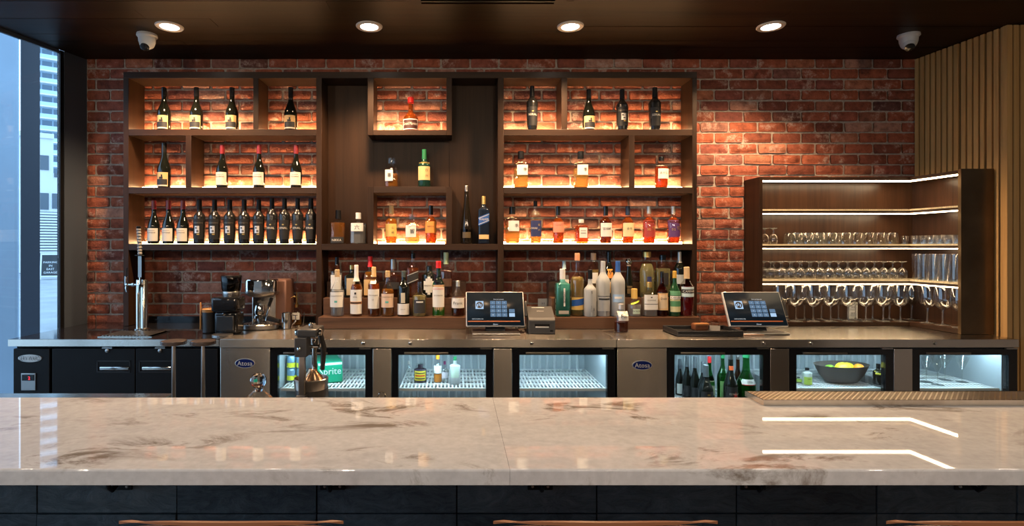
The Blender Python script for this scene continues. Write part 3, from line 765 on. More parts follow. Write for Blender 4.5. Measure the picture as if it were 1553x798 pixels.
# --- centre niche
navy = P('navy_label', (0.02, 0.03, 0.12)); orangel = P('orange_label', (0.75, 0.30, 0.06)); yell = P('yellow_label', (0.80, 0.52, 0.14)); tan = P('tan_label', (0.72, 0.48, 0.22)); green = P('green_foil', (0.02, 0.16, 0.06), .3)
white_l = P('white_label', (0.78, 0.77, 0.73)); blue_l = P('blue_label', (0.02, 0.10, 0.38)); red_l = P('red_label', (0.55, 0.03, 0.03)); teal = P('teal_print', (0.10, 0.45, 0.40))
bottle(623, 148, 25, sz(197), .12, 'round', 'round amber orange-liqueur bottle with red seal in the upper centre box', liq=(dkamber, .80), cap=(.84, M_redwax, 1.3),
       labs=[(.035, .335, .90, white_l), (.06, .31, .84, P('maroon_label', (0.05, 0.012, 0.01)))], txts=[('Grand Marnier', .20, .34, M_paper)])
bottle(594, 240, 20, LBT, .13, 'decanter', 'small square whisky decanter with glass stopper on top of the lower centre box', liq=(amber, .45), cap=(.80, M_glass, 1.7), n=4, labs=[(.20, .58, .62, white_l, -.30)], txts=[('響', .40, .60, M_ink, -.25)])
bottle(643.5, 227, 19, LBT, .13, 'whisky', 'dark green whisky bottle with tan label on top of the lower centre box', glass=P('dark_green_glass', (0.008, 0.035, 0.025), .05), cap=(.74, green),
       labs=[(.18, .54, .96, tan), (.62, .66, .85, M_gold)], txts=[('白', .44, .44, M_ink, .42), ('州', .29, .44, M_ink, .42)])
bottle(513, 319, 22, R3, .13, 'gin', 'short amber bourbon bottle with black cap at the foot of the left niche', liq=(amber, .62), cap=(.74, M_black, 1.25), n=4, labs=[(.02, .20, .94, M_ink)], txts=[('NIKKA', .11, .3, M_paper)])
bottle(543.5, 323, 24, R3, .13, 'gin', 'clear faceted gin bottle with white square label at the foot of the left niche', liq=(clearl, .6), cap=(.80, M_white, 1.1), n=3.2, seg=12, labs=[(.40, .66, .78, white_l)], txts=[('六', .53, .62, M_ink)])
bottle(593.5, 312, 18, R3, .12, 'whisky', 'amber whisky bottle with yellow label inside the lower centre box', liq=(amber, .66), cap=(.78, tan), labs=[(.19, .52, .95, yell)], txts=[('山', .42, .4, M_ink, .35), ('崎', .29, .4, M_ink, .35)])
bottle(625.5, 325, 22, R3, .12, 'decanter', 'squat whisky decanter with glass stopper inside the lower centre box', liq=(gold, .34), cap=(.80, M_glass, 1.8), n=4, labs=[(.22, .62, .74, white_l, -.15)], txts=[('響', .42, .66, M_ink, .05)])
bottle(653.5, 312, 18, R3, .12, 'whisky', 'dark amber whisky bottle with orange label and black cap inside the lower centre box', liq=(dkamber, .70), cap=(.76, M_blackgloss), labs=[(.28, .58, .96, orangel)], txts=[('NIKKA', .45, .24, M_ink)])
bottle(707.5, 282, 18, R3, .13, 'taper', 'very tall tapering black tequila bottle with silver stopper in the right niche', glass=P('black_bottle', (0.012, 0.009, 0.006), .06), cap=(.90, M_satin, 1.05), labs=[(.10, .20, .7, P('dark_gold', (0.10, 0.07, 0.03), .4))])
bottle(733.5, 298, 17, R3, .13, 'blue', 'dark blue whisky bottle with slanted blue label and gold cap in the right niche', glass=P('navy_glass', (0.01, 0.016, 0.03), .06), cap=(.83, M_gold), n=5,
       labs=[(.42, .60, .97, blue_l, 0, .4), (.44, .455, .97, M_silverink, 0, .4), (.565, .58, .97, M_silverink, 0, .4), (.10, .19, .9, tan)], txts=[('WALKER', .51, .34, M_paper)])
# --- right bays
TOKI = dict(kind='square', liq=(gold, .52), cap=(.80, M_blackgloss, 1.25), n=6, ry=.8)
tk = [(.34, .62, .76, white_l, .12)]
def toki(px, top, base, lb): bottle(px, top, 22, base, d, label=lb, labs=tk, txts=[('季', .49, .5, M_ink, .5)], **TOKI)
toki(790, 230, R2, 'square clear bottle of pale gold whisky by the panel on the second right shelf')
toki(880.5, 230, R2, 'square clear bottle of pale gold whisky in the middle of the second right shelf')
toki(777, 314, R3, 'square clear bottle of pale gold whisky first in the bottom right row')
bottle(1003, 238, 20, R2, d, 'squat', 'red amber whisky bottle with white label alone in the narrow second-row bay', liq=(redl, .66), cap=(.87, M_blackgloss, .95), labs=[(.28, .60, .86, white_l, .1)], txts=[('あかし', .46, .36, M_ink, .05)])
bottle(812, 305, 17, R3, d, 'tall', 'tall whisky bottle with navy label in the bottom right row', liq=(gold, .55), cap=(.87, M_black), n=5, labs=[(.17, .54, .96, navy)], txts=[('IWAI', .36, .34, M_paper, -.35), ('岩', .44, .36, M_gold, .5), ('井', .32, .36, M_gold, .5)])
bottle(846.5, 313, 17.5, R3, d, 'whisky', 'amber whisky bottle with salmon label and black cap in the bottom right row', liq=(dkamber, .68), cap=(.76, M_blackgloss), labs=[(.30, .58, .97, P('salmon_label', (0.75, 0.28, 0.18)))], txts=[('COFFEY', .49, .24, M_ink)])
bottle(881.5, 333, 20, R3, d, 'squat', 'small square amber whisky bottle with pale cap in the bottom right row', liq=(redl, .74), cap=(.86, white_l, 1.0), n=6, labs=[(.24, .66, .62, white_l, .1), (.52, .54, .4, M_ink, .1), (.42, .44, .4, M_ink, .1)])
bottle(918.5, 313, 18.5, R3, d, 'whisky', 'dark whisky bottle with cream label and white characters cap in the bottom right row', liq=(brown, .70), cap=(.75, M_blackgloss), labs=[(.19, .55, .95, white_l)], txts=[('宮城峡', .40, .42, M_ink)])
bottle(952, 313, 18, R3, d, 'whisky', 'dark whisky bottle with pale yellow label in the bottom right row', liq=(dkamber, .70), cap=(.76, P('navy_cap', (0.01, 0.02, 0.05), .3)), labs=[(.19, .55, .95, P('pale_yellow', (0.76, 0.64, 0.36)))], txts=[('余市', .40, .42, M_ink)])
bottle(984, 313, 18.5, R3, d, 'whisky', 'whisky bottle with red and gold label, second from the end of the bottom right row', liq=(redl, .70), cap=(.80, M_silverink, .95), labs=[(.18, .62, .95, P('wine_label', (0.33, 0.035, 0.03)))], txts=[('SG', .38, .34, M_gold, -.3), ('信', .42, .6, M_gold, .45)])
bottle(1021, 313, 19, R3, d, 'whisky', 'whisky bottle with purple and gold label, last of the bottom right row', liq=(redl, .70), cap=(.80, M_silverink, .95), labs=[(.18, .62, .95, P('purple_label', (0.09, 0.03, 0.14)))], txts=[('SG', .38, .34, M_gold, -.3), ('信', .42, .6, M_gold, .45)])
# --- left riser, front row
f1, f2, f3 = .268, .155, .055
bottle(511.5, 409, 21, T1, f1, 'soft', 'clear tequila bottle with white label and teal print on the left riser', liq=(clearl, .55), cap=(.84, M_cork), labs=[(.20, .52, .97, white_l), (.30, .34, .22, teal)], txts=[('CASAMIGOS', .44, .2, M_ink)])
bottle(540.5, 402, 18.5, T1, f1, 'soft', 'bourbon bottle with belted white label and pale neck on the left riser', liq=(dkamber, .62), cap=(.68, white_l, 1.05), labs=[(.05, .52, .97, white_l), (.24, .29, .97, orangel), (.25, .28, .9, M_ink), (.43, .47, .16, M_ink)], txts=[('BASIL', .38, .2, M_ink)])
bottle(567, 405, 18, T1, f1, 'tall', 'scotch bottle with long white label and cream capsule on the left riser', liq=(dkamber, .66), cap=(.80, tan, 1.15), labs=[(.16, .55, .98, white_l), (.66, .72, .5, white_l)], txts=[('MACALLAN', .43, .2, M_ink), ('12', .34, .26, M_ink)])
bottle(588, 411, 20, T1, f1, 'soft', 'amber tequila bottle with tan label and teal print on the left riser', liq=(amber, .60), cap=(.86, M_cork), labs=[(.20, .50, .97, P('blush_label', (0.72, 0.52, 0.38))), (.30, .34, .26, teal)], txts=[('CASAMIGOS', .43, .2, M_ink)])
bottle(612, 411, 18.5, T1, f1, 'tall', 'black whisky bottle with oval tag and low cream label on the left riser', glass=M_wine, cap=(.86, P('slate_cap', (0.06, 0.08, 0.08), .4)), labs=[(.04, .28, .98, white_l), (.30, .52, .36, P('tag_cream', (0.66, 0.6, 0.45)))], txts=[('Lagavulin', .16, .2, M_bronze)])
bottle(636, 427, 21.5, T1, f1, 'vodka', 'pale yellow liqueur bottle with dark oval label on the left riser', liq=(straw, .60), cap=(.86, M_glass), labs=[(.10, .48, .80, M_ink, .06), (.40, .44, .5, white_l, .1)])
bottle(665, 396, 18.5, T1, f1, 'whisky', 'red-capped green bottle wrapped in straw with white label on the left riser', glass=M_greenglass, cap=(.87, M_redwax, 1.25), labs=[(.01, .57, 1.0, P('straw_wrap', (0.66, 0.42, 0.22))), (.17, .53, .97, white_l)], txts=[('LUXARDO', .50, .28, M_redwax), ('DOMAINE', .38, .22, M_ink)])
bottle(694.5, 426, 20.5, T1, f1, 'soft', 'round-shouldered dark spirit bottle with handwritten white label on the left riser', liq=(brown, .30), cap=(.84, M_silverink, .9), labs=[(.24, .52, .96, white_l)], txts=[('Frank', .38, .42, M_ink)])
# back row
bottle(511, 390, 17, T2, f2, 'tall', 'clear spirit bottle with black neck at the back of the left riser by the panel', liq=(clearl, .6), cap=(.80, M_blackgloss), n=4, labs=[(.2, .56, .95, white_l)])
bottle(534, 402, 21, T2, f2, 'square', 'dark square amaretto bottle with cream label at the back of the left riser', glass=M_wine, cap=(.86, M_brass, 1.2), n=6, labs=[(.08, .60, .62, P('old_cream', (0.55, 0.45, 0.30)))])
bottle(561.5, 389, 19, T2, f2, 'soft', 'bourbon bottle with dripping red wax neck at the back of the left riser', liq=(amber, .62), cap=(.74, M_redwax, 1.2), n=4, labs=[(.06, .44, .9, tan)], txts=[('F', .3, .5, M_ink)])
bottle(596.5, 393, 24, T2, f2, 'vodka', 'wide bourbon bottle with silver neck at the back of the left riser', liq=(brown, .58), cap=(.74, M_satin), n=3.5, ry=.6, labs=[(.22, .40, .8, M_ink)])
bottle(626.5, 384, 18, T2, f2, 'tall', 'tall whisky bottle with slanted black label at the back of the left riser', liq=(dkamber, .66), cap=(.88, M_blackgloss), n=5, labs=[(.34, .56, .97, M_ink, 0, .4), (.36, .375, .97, M_silverink, 0, .4), (.535, .55, .97, M_silverink, 0, .4)])
bottle(651, 403, 22, T2, f2, 'squat', 'squat black gin bottle with white diamond label at the back of the left riser', glass=M_wine, cap=(.90, M_black, .9), labs=[(.10, .16, .20, white_l), (.16, .24, .46, white_l), (.24, .52, .74, white_l), (.52, .60, .46, white_l), (.60, .66, .2, white_l)], txts=[("HENDRICK'S", .38, .2, M_ink)])
bottle(676.5, 383, 21, T2, f2, 'vodka', 'broad amber rum bottle with pale green neck at the back of the left riser', liq=(brown, .6), cap=(.74, P('sage_foil', (0.42, 0.52, 0.30), .4)), labs=[(.25, .42, .8, P('umber_label', (0.10, 0.05, 0.03)))])
# --- right riser
bottle(853, 408, 22, T1, f1, 'square', 'blue-green gin bottle with white vertical lettering on the right riser', glass=thin_glass('aqua_glass', (0.50, 0.85, 0.80)), liq=(liquid('aqua', (0.55, 0.90, 0.85)), .70), cap=(.78, M_white, 1.1), n=6,
       labs=[(.06, .13, .7, M_silverink), (.22, .60, .12, white_l, .08)], txts=[('BOMBAY', .41, .26, M_ink, .08, True)])
bottle(875.5, 384, 20, T1, .25, 'vodka', 'tall plump amber bottle with orange cap and blue swoosh label on the right riser', liq=(gold, .62), cap=(.88, P('peach_cap', (0.75, 0.35, 0.18)), 1.15), labs=[(.10, .30, .97, yell), (.17, .27, .97, blue_l, 0, .15)])
bottle(895, 409, 18.5, T1, .29, 'vodka', 'frosted white vodka bottle with a small figure two on the right riser', glass=M_frost, liq=(clearl, .6), cap=(.80, M_black), labs=[(.10, .24, .02, M_ink)], txts=[('S', .52, .36, M_ink, .05), ('2', .16, .34, M_ink, .4)])
bottle(914.5, 396, 21, T1, f1, 'tall', 'tall frosted grey vodka bottle with etched letters on the right riser', glass=M_frost, liq=(clearl, .6), cap=(.80, P('pewter', (0.45, 0.48, 0.5), .4), 1.05), labs=[(.10, .38, .94, P('etched_grey', (0.42, 0.43, 0.43))), (.36, .37, .9, M_ink), (.30, .33, .8, M_ink)])
bottle(937, 396, 21, T1, f1, 'tall', 'tall frosted vodka bottle with flying geese and blue neck on the right riser', glass=M_frost, liq=(clearl, .6), cap=(.80, blue_l, 1.05), labs=[(.26, .40, .8, P('sky_print', (0.35, 0.52, 0.75)), -.1), (.32, .36, .5, white_l, -.2)], txts=[('GREY GOOSE', .18, .2, M_silverink)])
bottle(962, 438, 22, T1, f1, 'patron', 'squat clear tequila bottle with cork ball and green ribbon on the right riser', liq=(clearl, .42), cap=(.64, yell, 1.2), ball=(.30, M_cork), labs=[(.48, .53, .7, P('lime_ribbon', (0.45, 0.65, 0.05)), 0, .3), (.10, .28, .5, P('pale_green', (0.55, 0.70, 0.58)))], txts=[('PATRON', .2, .2, M_ink)])
bottle(984.5, 428, 21.5, T1, f1, 'square', 'square clear bottle with broad white label and gold neck on the right riser', liq=(clearl, .55), cap=(.84, M_gold, 1.05), n=5, labs=[(.20, .64, .97, white_l), (.36, .375, .97, M_ink), (.55, .58, .12, M_ink)], txts=[('DOMAINE', .48, .18, M_ink)])
bottle(1004, 412, 17, T1, f1, 'soft', 'dark vermouth bottle with flowered cream label on the right riser', glass=thin_glass('ruby_glass', (0.5, 0.12, 0.05)), liq=(brown, .6), cap=(.86, M_blackgloss), labs=[(.14, .52, .97, P('floral_cream', (0.74, 0.50, 0.25))), (.18, .48, .74, P('parchment', (0.74, 0.58, 0.38)))], txts=[('Dolin', .40, .36, M_ink)])
bottle(1023, 411, 17, T1, f1, 'soft', 'dark green vermouth bottle with green landscape label on the right riser', glass=P('bottle_green', (0.01, 0.05, 0.02), .06), cap=(.84, P('ochre_cap', (0.6, 0.35, 0.05)), 1.1), labs=[(.10, .56, .97, P('pale_field', (0.62, 0.60, 0.34))), (.22, .34, .97, P('hill_green', (0.08, 0.26, 0.12))), (.38, .45, .97, white_l), (.46, .56, .97, P('leaf_green', (0.10, 0.30, 0.16)))], txts=[('CARPANO', .415, .28, M_ink)])
bottle(1041.5, 405, 20, T1, f1, 'bord', 'red bitter aperitif bottle with pale blue label and black band on the right riser', liq=(liquid('crimson', (0.35, 0.01, 0.02)), .6), cap=(.76, P('straw_cap', (0.62, 0.45, 0.25))), labs=[(.40, .60, .98, P('ice_blue', (0.55, 0.70, 0.74))), (.47, .55, .98, M_ink)], txts=[('CAMPARI', .51, .34, M_paper)])
# back row
bottle(855.5, 396, 15, T2, f2, 'tall', 'slim clear bottle with blue neck foil at the back of the right riser', liq=(clearl, .6), cap=(.78, P('pale_blue_foil', (0.40, 0.58, 0.66))), labs=[(.2, .5, .9, white_l)])
bottle(900, 384, 17, T2, f2, 'tall', 'amber bottle with pale tall stopper and oval label at the back of the right riser', liq=(gold, .62), cap=(.84, P('wood_stopper', (0.70, 0.45, 0.28)), 1.5), labs=[(.32, .56, .62, white_l)])
bottle(923.5, 381.5, 18, T2, f2, 'soft', 'tall black fernet bottle with orange shoulder tag at the back of the right riser', glass=M_wine, cap=(.82, M_blackgloss), labs=[(.10, .34, .97, yell), (.42, .62, .46, orangel)], txts=[('F', .52, .5, M_ink)])
bottle(953.5, 392, 14, T2, f2, 'taper', 'slender black bottle topped by a clear glass ball on the right riser', glass=M_wine, cap=(.80, P('rose_collar', (0.75, 0.55, 0.42), .3), 1.1), ball=(.78, M_chrome), labs=[(.1, .3, .6, P('dark_gold', (0.10, 0.07, 0.03), .4))])
bottle(981, 382, 23, T2, f2, 'jug', 'fluted golden liqueur bottle with brass collar at the back of the right riser', liq=(straw, .74), cap=(.88, M_gold), labs=[(.30, .46, .3, navy)])
bottle(1005, 387, 22, T2, f2, 'squat', 'broad golden bottle with dark stopper and black print at the back of the right riser', liq=(straw, .68), cap=(.88, M_blackgloss), n=5, ry=.6, labs=[(.30, .58, .5, M_ink, .1)])
bottle(1030.5, 382, 16, T2, f2, 'tall', 'dark bottle with silver screw neck and grey label at the back of the right riser', glass=M_wine, cap=(.76, M_silverink), labs=[(.30, .50, .9, P('grey_label', (0.45, 0.52, 0.56)))])
# on the counter in front of the right riser
bottle(942, 461, 22, TOP, .44, 'decanter', 'half-full dark spirit bottle with handwritten white label standing on the steel counter', liq=(brown, .36), cap=(.82, M_silverink), labs=[(.42, .74, .74, white_l, .12)], txts=[('Fin', .58, .5, M_ink, .12)])

# ================================================================== COUNTERS AND COOLERS
CF = 0.72                                      # counter front
def kx(px): return X(px, .70)
LOW = .60
M_liner = plain('cooler_liner', (0.42, 0.47, 0.50), 0.35)
M_wire = plain('white_wire', (0.80, 0.82, 0.82), 0.4)
def oval_badge(t, x, z, rx, rz, y, face, edge, word, ink, h):
    m = MB(); m.lathe([(1, 0), (1, 0.002), (.97, .003)], seg=28)
    o = MB().add([(v[0] * rx + x, y - v[2], v[1] * rz + z) for v in m.v], m.f).build('badge', edge, t)
    m2 = MB().lathe([(.93, .003), (.93, .0038)], seg=28)
    MB().add([(v[0] * rx + x, y - v[2], v[1] * rz * .94 + z) for v in m2.v], m2.f).build('badge_face', face, o)
    flat_text('lettering', word, ink, o, h, (x, y - .0042, z), rx * 1.7)
def atosa(px0, px1, hpx, doors, label, low=None):
    t = thing('glass_door_cooler', label, 'cooler', (0, 0, 0))
    a, b = X(px0, CF), X(px1, CF)
    box('countertop', M_steel_y, t, a, b, -CF + .003, -.004, .985, TOP, bev=.002)
    box('front_edge', M_steel, t, a, b, -CF - .001, -CF + .002, .984, TOP - .001)
    h0, h1 = kx(hpx[0]), kx(hpx[1])
    box('compressor_housing', M_steel_z, t, h0, h1, -.70, -.06, .10, .984, bev=.003)
    i0 = h1 + .004
    def f(m):
        m.box(i0, b - .03, -.11, -.10, .12, .984); m.box(i0, b - .03, -.66, -.11, .10, .12); m.box(i0, i0 + .01, -.66, -.11, .12, .97)
        m.box(b - .04, b - .03, -.66, -.11, .12, .97); m.box(i0, b - .03, -.66, -.10, .972, .984)
    part('liner', M_liner, t, f, 0)
    box('side_wall', M_plastic, t, b - .03, b - .004, -.695, -.06, .10, .984)
    def f(m):
        x = i0 + .03
        while x < b - .06:
            m.lathe([(.011, .13), (.011, .965)], (x, -.112, 0), 8, closed=False); x += .052
    part('rib_panel', plain('liner_ribs', (0.62, 0.66, 0.68), 0.25), t, f)
    box('plinth', M_plastic, t, a + .02, b - .02, -.66, -.08, 0.0, .10)
    box('header', M_plastic, t, i0, b - .004, -.66, -.64, .945, .972)
    for (p0, p1, g0, g1) in doors:
        x0, x1, y0, y1 = kx(p0), kx(p1), kx(g0), kx(g1); zt, gt = Z(529.5, .7), Z(538.5, .7)
        def fr(m):
            m.box(x0, y0, -.70, -.665, .13, zt); m.box(y1, x1, -.70, -.665, .13, zt); m.box(y0, y1, -.70, -.665, gt, zt); m.box(y0, y1, -.70, -.665, .13, .17)
        dr = part('door', M_blackgloss, t, fr, 0)
        box('pane', M_coolglass, dr, y0, y1, -.690, -.684, .17, gt)
        box('handle', M_bronze, dr, y0 + .035, y0 + .29, -.709, -.700, gt + .006, gt + .016, bev=.002)
        box('hinge', M_satin, dr, x1 - .075, x1 - .01, -.712, -.70, zt, zt + .008)
        # shelf of white wire
        zs = .73 if low != (p0, p1) else LOW
        def ws(m):
            xa, xb = y0 - .0, y1 + .02
            x = xa
            while x < xb: m.box(x, x + .0085, -.635, -.13, zs - .008, zs - .002); x += .022
            for k in range(6):
                dd = .13 + k * .1; m.box(xa, xb, -dd - .018, -dd, zs - .011, zs)
            m.box(xa, xb, -.642, -.632, zs - .018, zs + .001)
        part('wire_shelf', M_wire, t, ws, 0)
        box('light_strip', M_ledcool, t, y0 + .02, y1 - .02, -.625, -.605, .955, .965)
    ds = doors
    for (q0, q1) in [(ds[0][1], ds[1][0]), (ds[1][1], ds[2][0])]:
        box('door_post', M_steel_z, t, kx(q0) + .002, kx(q1) - .002, -.702, -.662, .12, Z(529, .7), bev=.002)
    oval_badge(t, (h0 + h1) / 2 - .0, Z(551 if px0 < 500 else 554, .7), .058, .028, -.7005, P('badge_navy', (0.01, 0.02, 0.12), .2), M_silverink, 'Atosa', M_paper, .026)
    for dr in doors:
        lx = kx(dr[0]) + .11 if dr is not doors[0] else kx(dr[1]) - .05
        part('lock', M_chrome, t, lambda m: m.lathe([(.010, 0), (.010, -.006), (.006, -.008)], (lx, -CF - .001, 1.008), 14, axis='y'))
    return t
atosa(333, 934.5, (334, 409.5), [(410.5, 565, 421, 554), (594, 748, 604, 737), (777, 933, 788, 921)], 'three-door steel back-bar cooler under the touchscreen till beside the black cooler')
atosa(935.5, 1545, (936, 1011.5), [(1012.5, 1167.5, 1023, 1157), (1197, 1355, 1208, 1343), (1384, 1543, 1395, 1530)], 'three-door steel back-bar cooler below the glass rack', (1012.5, 1167.5))

# black two-door cooler by the window
t = thing('black_cooler', 'black two-door back-bar cooler with dark glossy top beside the window', 'cooler', (0, 0, 0))
a, b = X(12, CF), X(332, CF)
box('countertop', plain('black_glass_top', (0.012, 0.011, 0.012), 0.05), t, a, b, -CF + .004, -.004, .994, TOP, bev=.0015)
box('front_edge', M_steel, t, a, b, -CF, -CF + .004, .990, TOP - .0006)
box('backsplash', M_blackgloss, t, X(224, .02), X(478, .02), -.018, -.006, TOP + .0005, TOP + .045)
box('body', M_black, t, kx(20), kx(331), -.672, -.05, .10, .990)
box('plinth', M_plastic, t, kx(22), kx(330), -.64, -.08, 0, .10)
o = box('control_panel', M_black, t, kx(20), kx(75), -.70, -.673, .11, Z(529, .7), bev=.004)
oval_badge(t, kx(46), Z(543.5, .7), .070, .023, -.7005, M_silverink, M_satin, 'SERV-WARD', M_ink, .024)
o2 = box('thermostat', M_satin, t, kx(33), kx(55), -.706, -.700, Z(592, .7), Z(566, .7), bev=.002)
box('display', M_blackgloss, o2, kx(35), kx(53), -.709, -.706, Z(577, .7), Z(568, .7))
m = flat_text('digits', '2', emitter('red_digit', (1.0, .03, .05), 3.0), o2, .018, (kx(46), -.7095, Z(573, .7)))
for (p0, p1, h0, h1, lk) in [(79, 204.5, 147, 198, 163), (206, 330, 211, 262, 243)]:
    dr = box('door', M_black, t, kx(p0), kx(p1), -.70, -.673, .11, Z(529, .7), bev=.003)
    def f(m):
        x0, x1, z0, z1 = kx(h0), kx(h1), Z(565, .7), Z(547, .7)
        m.box(x0, x1, -.703, -.700, z1 - .006, z1); m.box(x0, x1, -.703, -.700, z0, z0 + .006); m.box(x0, x0 + .006, -.703, -.700, z0, z1); m.box(x1 - .006, x1, -.703, -.700, z0, z1)
    part('pull_frame', M_plastic, dr, f, 0)
    part('handle', M_chrome, dr, lambda m: m.bbox(kx(h0) + .022, kx(h1) - .004, -.712, -.702, Z(561, .7), Z(556, .7), b=.004))
    part('lock', M_satin, dr, lambda m: m.lathe([(.011, 0), (.011, -.006), (.006, -.008)], (kx(lk), -.70, Z(532, .7)), 14, axis='y'))
    box('hinge_cover', M_satin, dr, kx(lk) - .028, kx(lk) + .03, -.706, -.69, Z(528.6, .7) , Z(526.5, .7))

SH = .7315                                     # top of the wire shelves
# ------------------------------------------------------------------ things in the coolers
def can(px, d, z, lb):
    t = thing('drink_can', lb, 'can', (X(px, d), -d, z), random.uniform(-.2, .2), 'stacked drink cans in the cooler')
    part('body', plain('can_blue', (0.20, 0.36, 0.50), 0.3, 0.4), t, lambda m: m.lathe([(.022, 0), (.027, .004), (.0275, .010), (.0275, .068), (.023, .077), (.021, .078)], seg=20))
    part('band', P('can_yellow', (0.70, 0.72, 0.04)), t, lambda m: m.lathe([(.0279, .008), (.0279, .036)], seg=20, closed=False))
    part('lid', M_chrome, t, lambda m: m.lathe([(.021, .077), (.021, .0785)], seg=16))
for k, px in enumerate((442, 456.5)):
    can(px, .47, SH, 'small blue and yellow drink can, lower of a stack of two in the cooler'); can(px, .47, SH + .079, 'small blue and yellow drink can, upper of a stack of two in the cooler')
t = thing('soda_carton', 'green carton of lemon-lime soda cans beside the blue cans in the cooler', 'carton', (X(497, .40), -.40, SH), .35)
MB().bbox(-.075, .075, -.13, .13, 0, .125, b=.006).build('box', P('soda_green', (0.01, 0.30, 0.16), .35), t)
flat_text('lettering', 'Sprite', M_white, t, .055, (0, -.1315, .065), .13)
box('end_flap', P('soda_silver', (0.6, .65, .65), .3), t, -.072, .072, -.1312, -.130, .108, .122)
cd = .50
bottle(620, 548, 9, SH, cd, 'tall', 'slim clear glass bottle at the left of the middle cooler shelf', cap=(.86, M_silverink))
bottle(637.5, 552, 19, SH, cd, 'squat', 'dark jar with yellow label and clear lid on the middle cooler shelf', glass=P('jar_dark', (0.03, 0.02, 0.03), .1), cap=(.84, M_glass, 2.1), labs=[(.14, .66, .9, P('jar_yellow', (0.75, 0.62, 0.05))), (.52, .58, .8, M_ink), (.38, .44, .8, M_redwax), (.22, .28, .8, M_ink)], name='jar', cat='jar')
bottle(664, 539, 13, SH, cd, 'soft', 'clear juice bottle with orange cap and orange contents in the cooler', liq=(P('orange_juice', (0.75, 0.25, 0.03), .2), .30), cap=(.86, P('orange_cap', (0.9, 0.30, 0.02), .4), 1.3), labs=[(.35, .62, .9, white_l)])
bottle(674.5, 548, 10, SH, cd, 'soft', 'small clear bottle with purple cap in the cooler', cap=(.84, P('plum_cap', (0.12, 0.02, 0.06), .3), 1.2), labs=[(.2, .5, .9, P('lilac_label', (0.62, 0.60, 0.66)))])
bottle(690, 541, 16, SH, cd + .04, 'gin', 'pale green tonic bottle with frosted label in the cooler', glass=M_frost, cap=(.86, green), labs=[(.25, .65, .8, P('mint_label', (0.62, 0.78, 0.66)))])
# third door: a folded green cloth below the shelf
# fourth door: tall bottles on a low rack
wb_ = [(1031, 545, 13, 'wine bottle with grey label standing nearest the compressor in the cooler'), (1042, 540, 14, 'second dark wine bottle in the cooler row'), (1054, 541, 14, 'third dark wine bottle in the cooler row'), (1066, 549, 15, 'fourth dark wine bottle with short grey neck in the cooler row')]
for k, (px, tp, wd, lb) in enumerate(wb_):
    bottle(px, tp, wd, LOW, .30 + .06 * k, 'burg', lb, glass=M_wine, cap=(.74, P('grey_capsule', (0.10, 0.11, 0.12), .3)), name='wine_bottle', group='wine bottles in the cooler', labs=[(.05, .3, .9, M_ink)] if k else [(.05, .33, .9, white_l)])
bottle(1070.5, 553.5, 21, LOW, .58, 'burg', 'dark wine bottle with gold star on black label in front of the cooler row', glass=M_wine, cap=(.72, P('grey_capsule', (0.10, 0.11, 0.12), .3)), name='wine_bottle', labs=[(.05, .40, .95, M_ink), (.30, .34, .2, M_gold)])
bottle(1076, 541, 15, LOW, .42, 'burg', 'green wine bottle with bright red capsule and pale label in the cooler', glass=M_greenglass, liq=(P('dark_wine', (0.03, 0.008, 0.01), .1), .55), cap=(.86, M_redwax, 1.05), name='wine_bottle', labs=[(.12, .46, .95, P('olive_cream', (0.48, 0.50, 0.32)))])
bottle(1096, 536, 16, LOW, .48, 'soft', 'slender green mineral bottle leaning label forward in the cooler', glass=M_greenglass, liq=(liquid('green_water', (0.25, 0.6, 0.25)), .6), cap=(.90, green), labs=[(.1, .45, .8, P('olive_label', (0.14, 0.26, 0.08)))])
bottle(1108, 537, 20, LOW, .58, 'burg', 'black beer bottle with orange neck tag and red star in the cooler', glass=M_wine, cap=(.90, M_satin), labs=[(.04, .40, .98, M_ink), (.70, .78, .36, P('tag_orange', (0.85, 0.13, 0.03)))], txts=[('★', .26, .9, M_redwax, .3), ('ESTRELLA', .27, .26, M_paper, .2)])
bottle(1119, 540, 15, LOW, .40, 'burg', 'brown beer bottle behind the green one in the cooler', glass=thin_glass('brown_glass', (0.30, 0.13, 0.05)), liq=(brown, .5), cap=(.92, M_satin))
bottle(1131.5, 536, 27, LOW, .56, 'burg', 'large green sparkling bottle with white arched shoulder label in the cooler', glass=M_greenglass, liq=(liquid('green_water', (0.25, 0.6, 0.25)), .66), cap=(.92, green), labs=[(.43, .53, .80, white_l), (.428, .44, .8, M_redwax)], txts=[('1906', .485, .22, M_ink)])
# fifth door: bowl of fruit
bd_ = .50; bx, bz = X(1276, bd_), SH + .002
t = thing('fruit_bowl', 'wide brown oval bowl of citrus fruit on the cooler shelf', 'bowl', (bx, -bd_, bz), .12)
def bowl(m):
    P_ = [(.085, 0), (.10, .004), (.135, .045), (.165, .105), (.169, .108), (.163, .104), (.130, .045), (.095, .010), (1e-4, .008)]
    m.lathe(P_, seg=36, ry=.62)
part('body', P('bowl_brown', (0.075, 0.055, 0.045), .4), t, bowl)
def fruit(name, cat, x, y, z, r, col, lb, sz=1.0, tip=False):
    t = thing(name, lb, cat, (bx + x, -bd_ + y, bz + z))
    prof_ = [(max(1e-5, r * math.sin(PI * k / 12) ** .9), -r * math.cos(PI * k / 12)) for k in range(13)]
    part('peel', plain(name + '_peel', col, .4, vary=.1, scale=60), t, lambda m: m.lathe([(a, b * sz) for a, b in prof_], seg=20, axis='x' if tip else 'z'))
    part('stem_scar', P('stem_scar', (0.15, 0.2, 0.05)), t, lambda m: m.lathe([(.004, r * sz - .001), (.002, r * sz + .002)], seg=8, axis='x' if tip else 'z'))
fruit('lemon', 'lemon', -.005, -.02, .085, .038, (0.85, 0.66, 0.03), 'large yellow lemon in the brown bowl', 1.15, True)
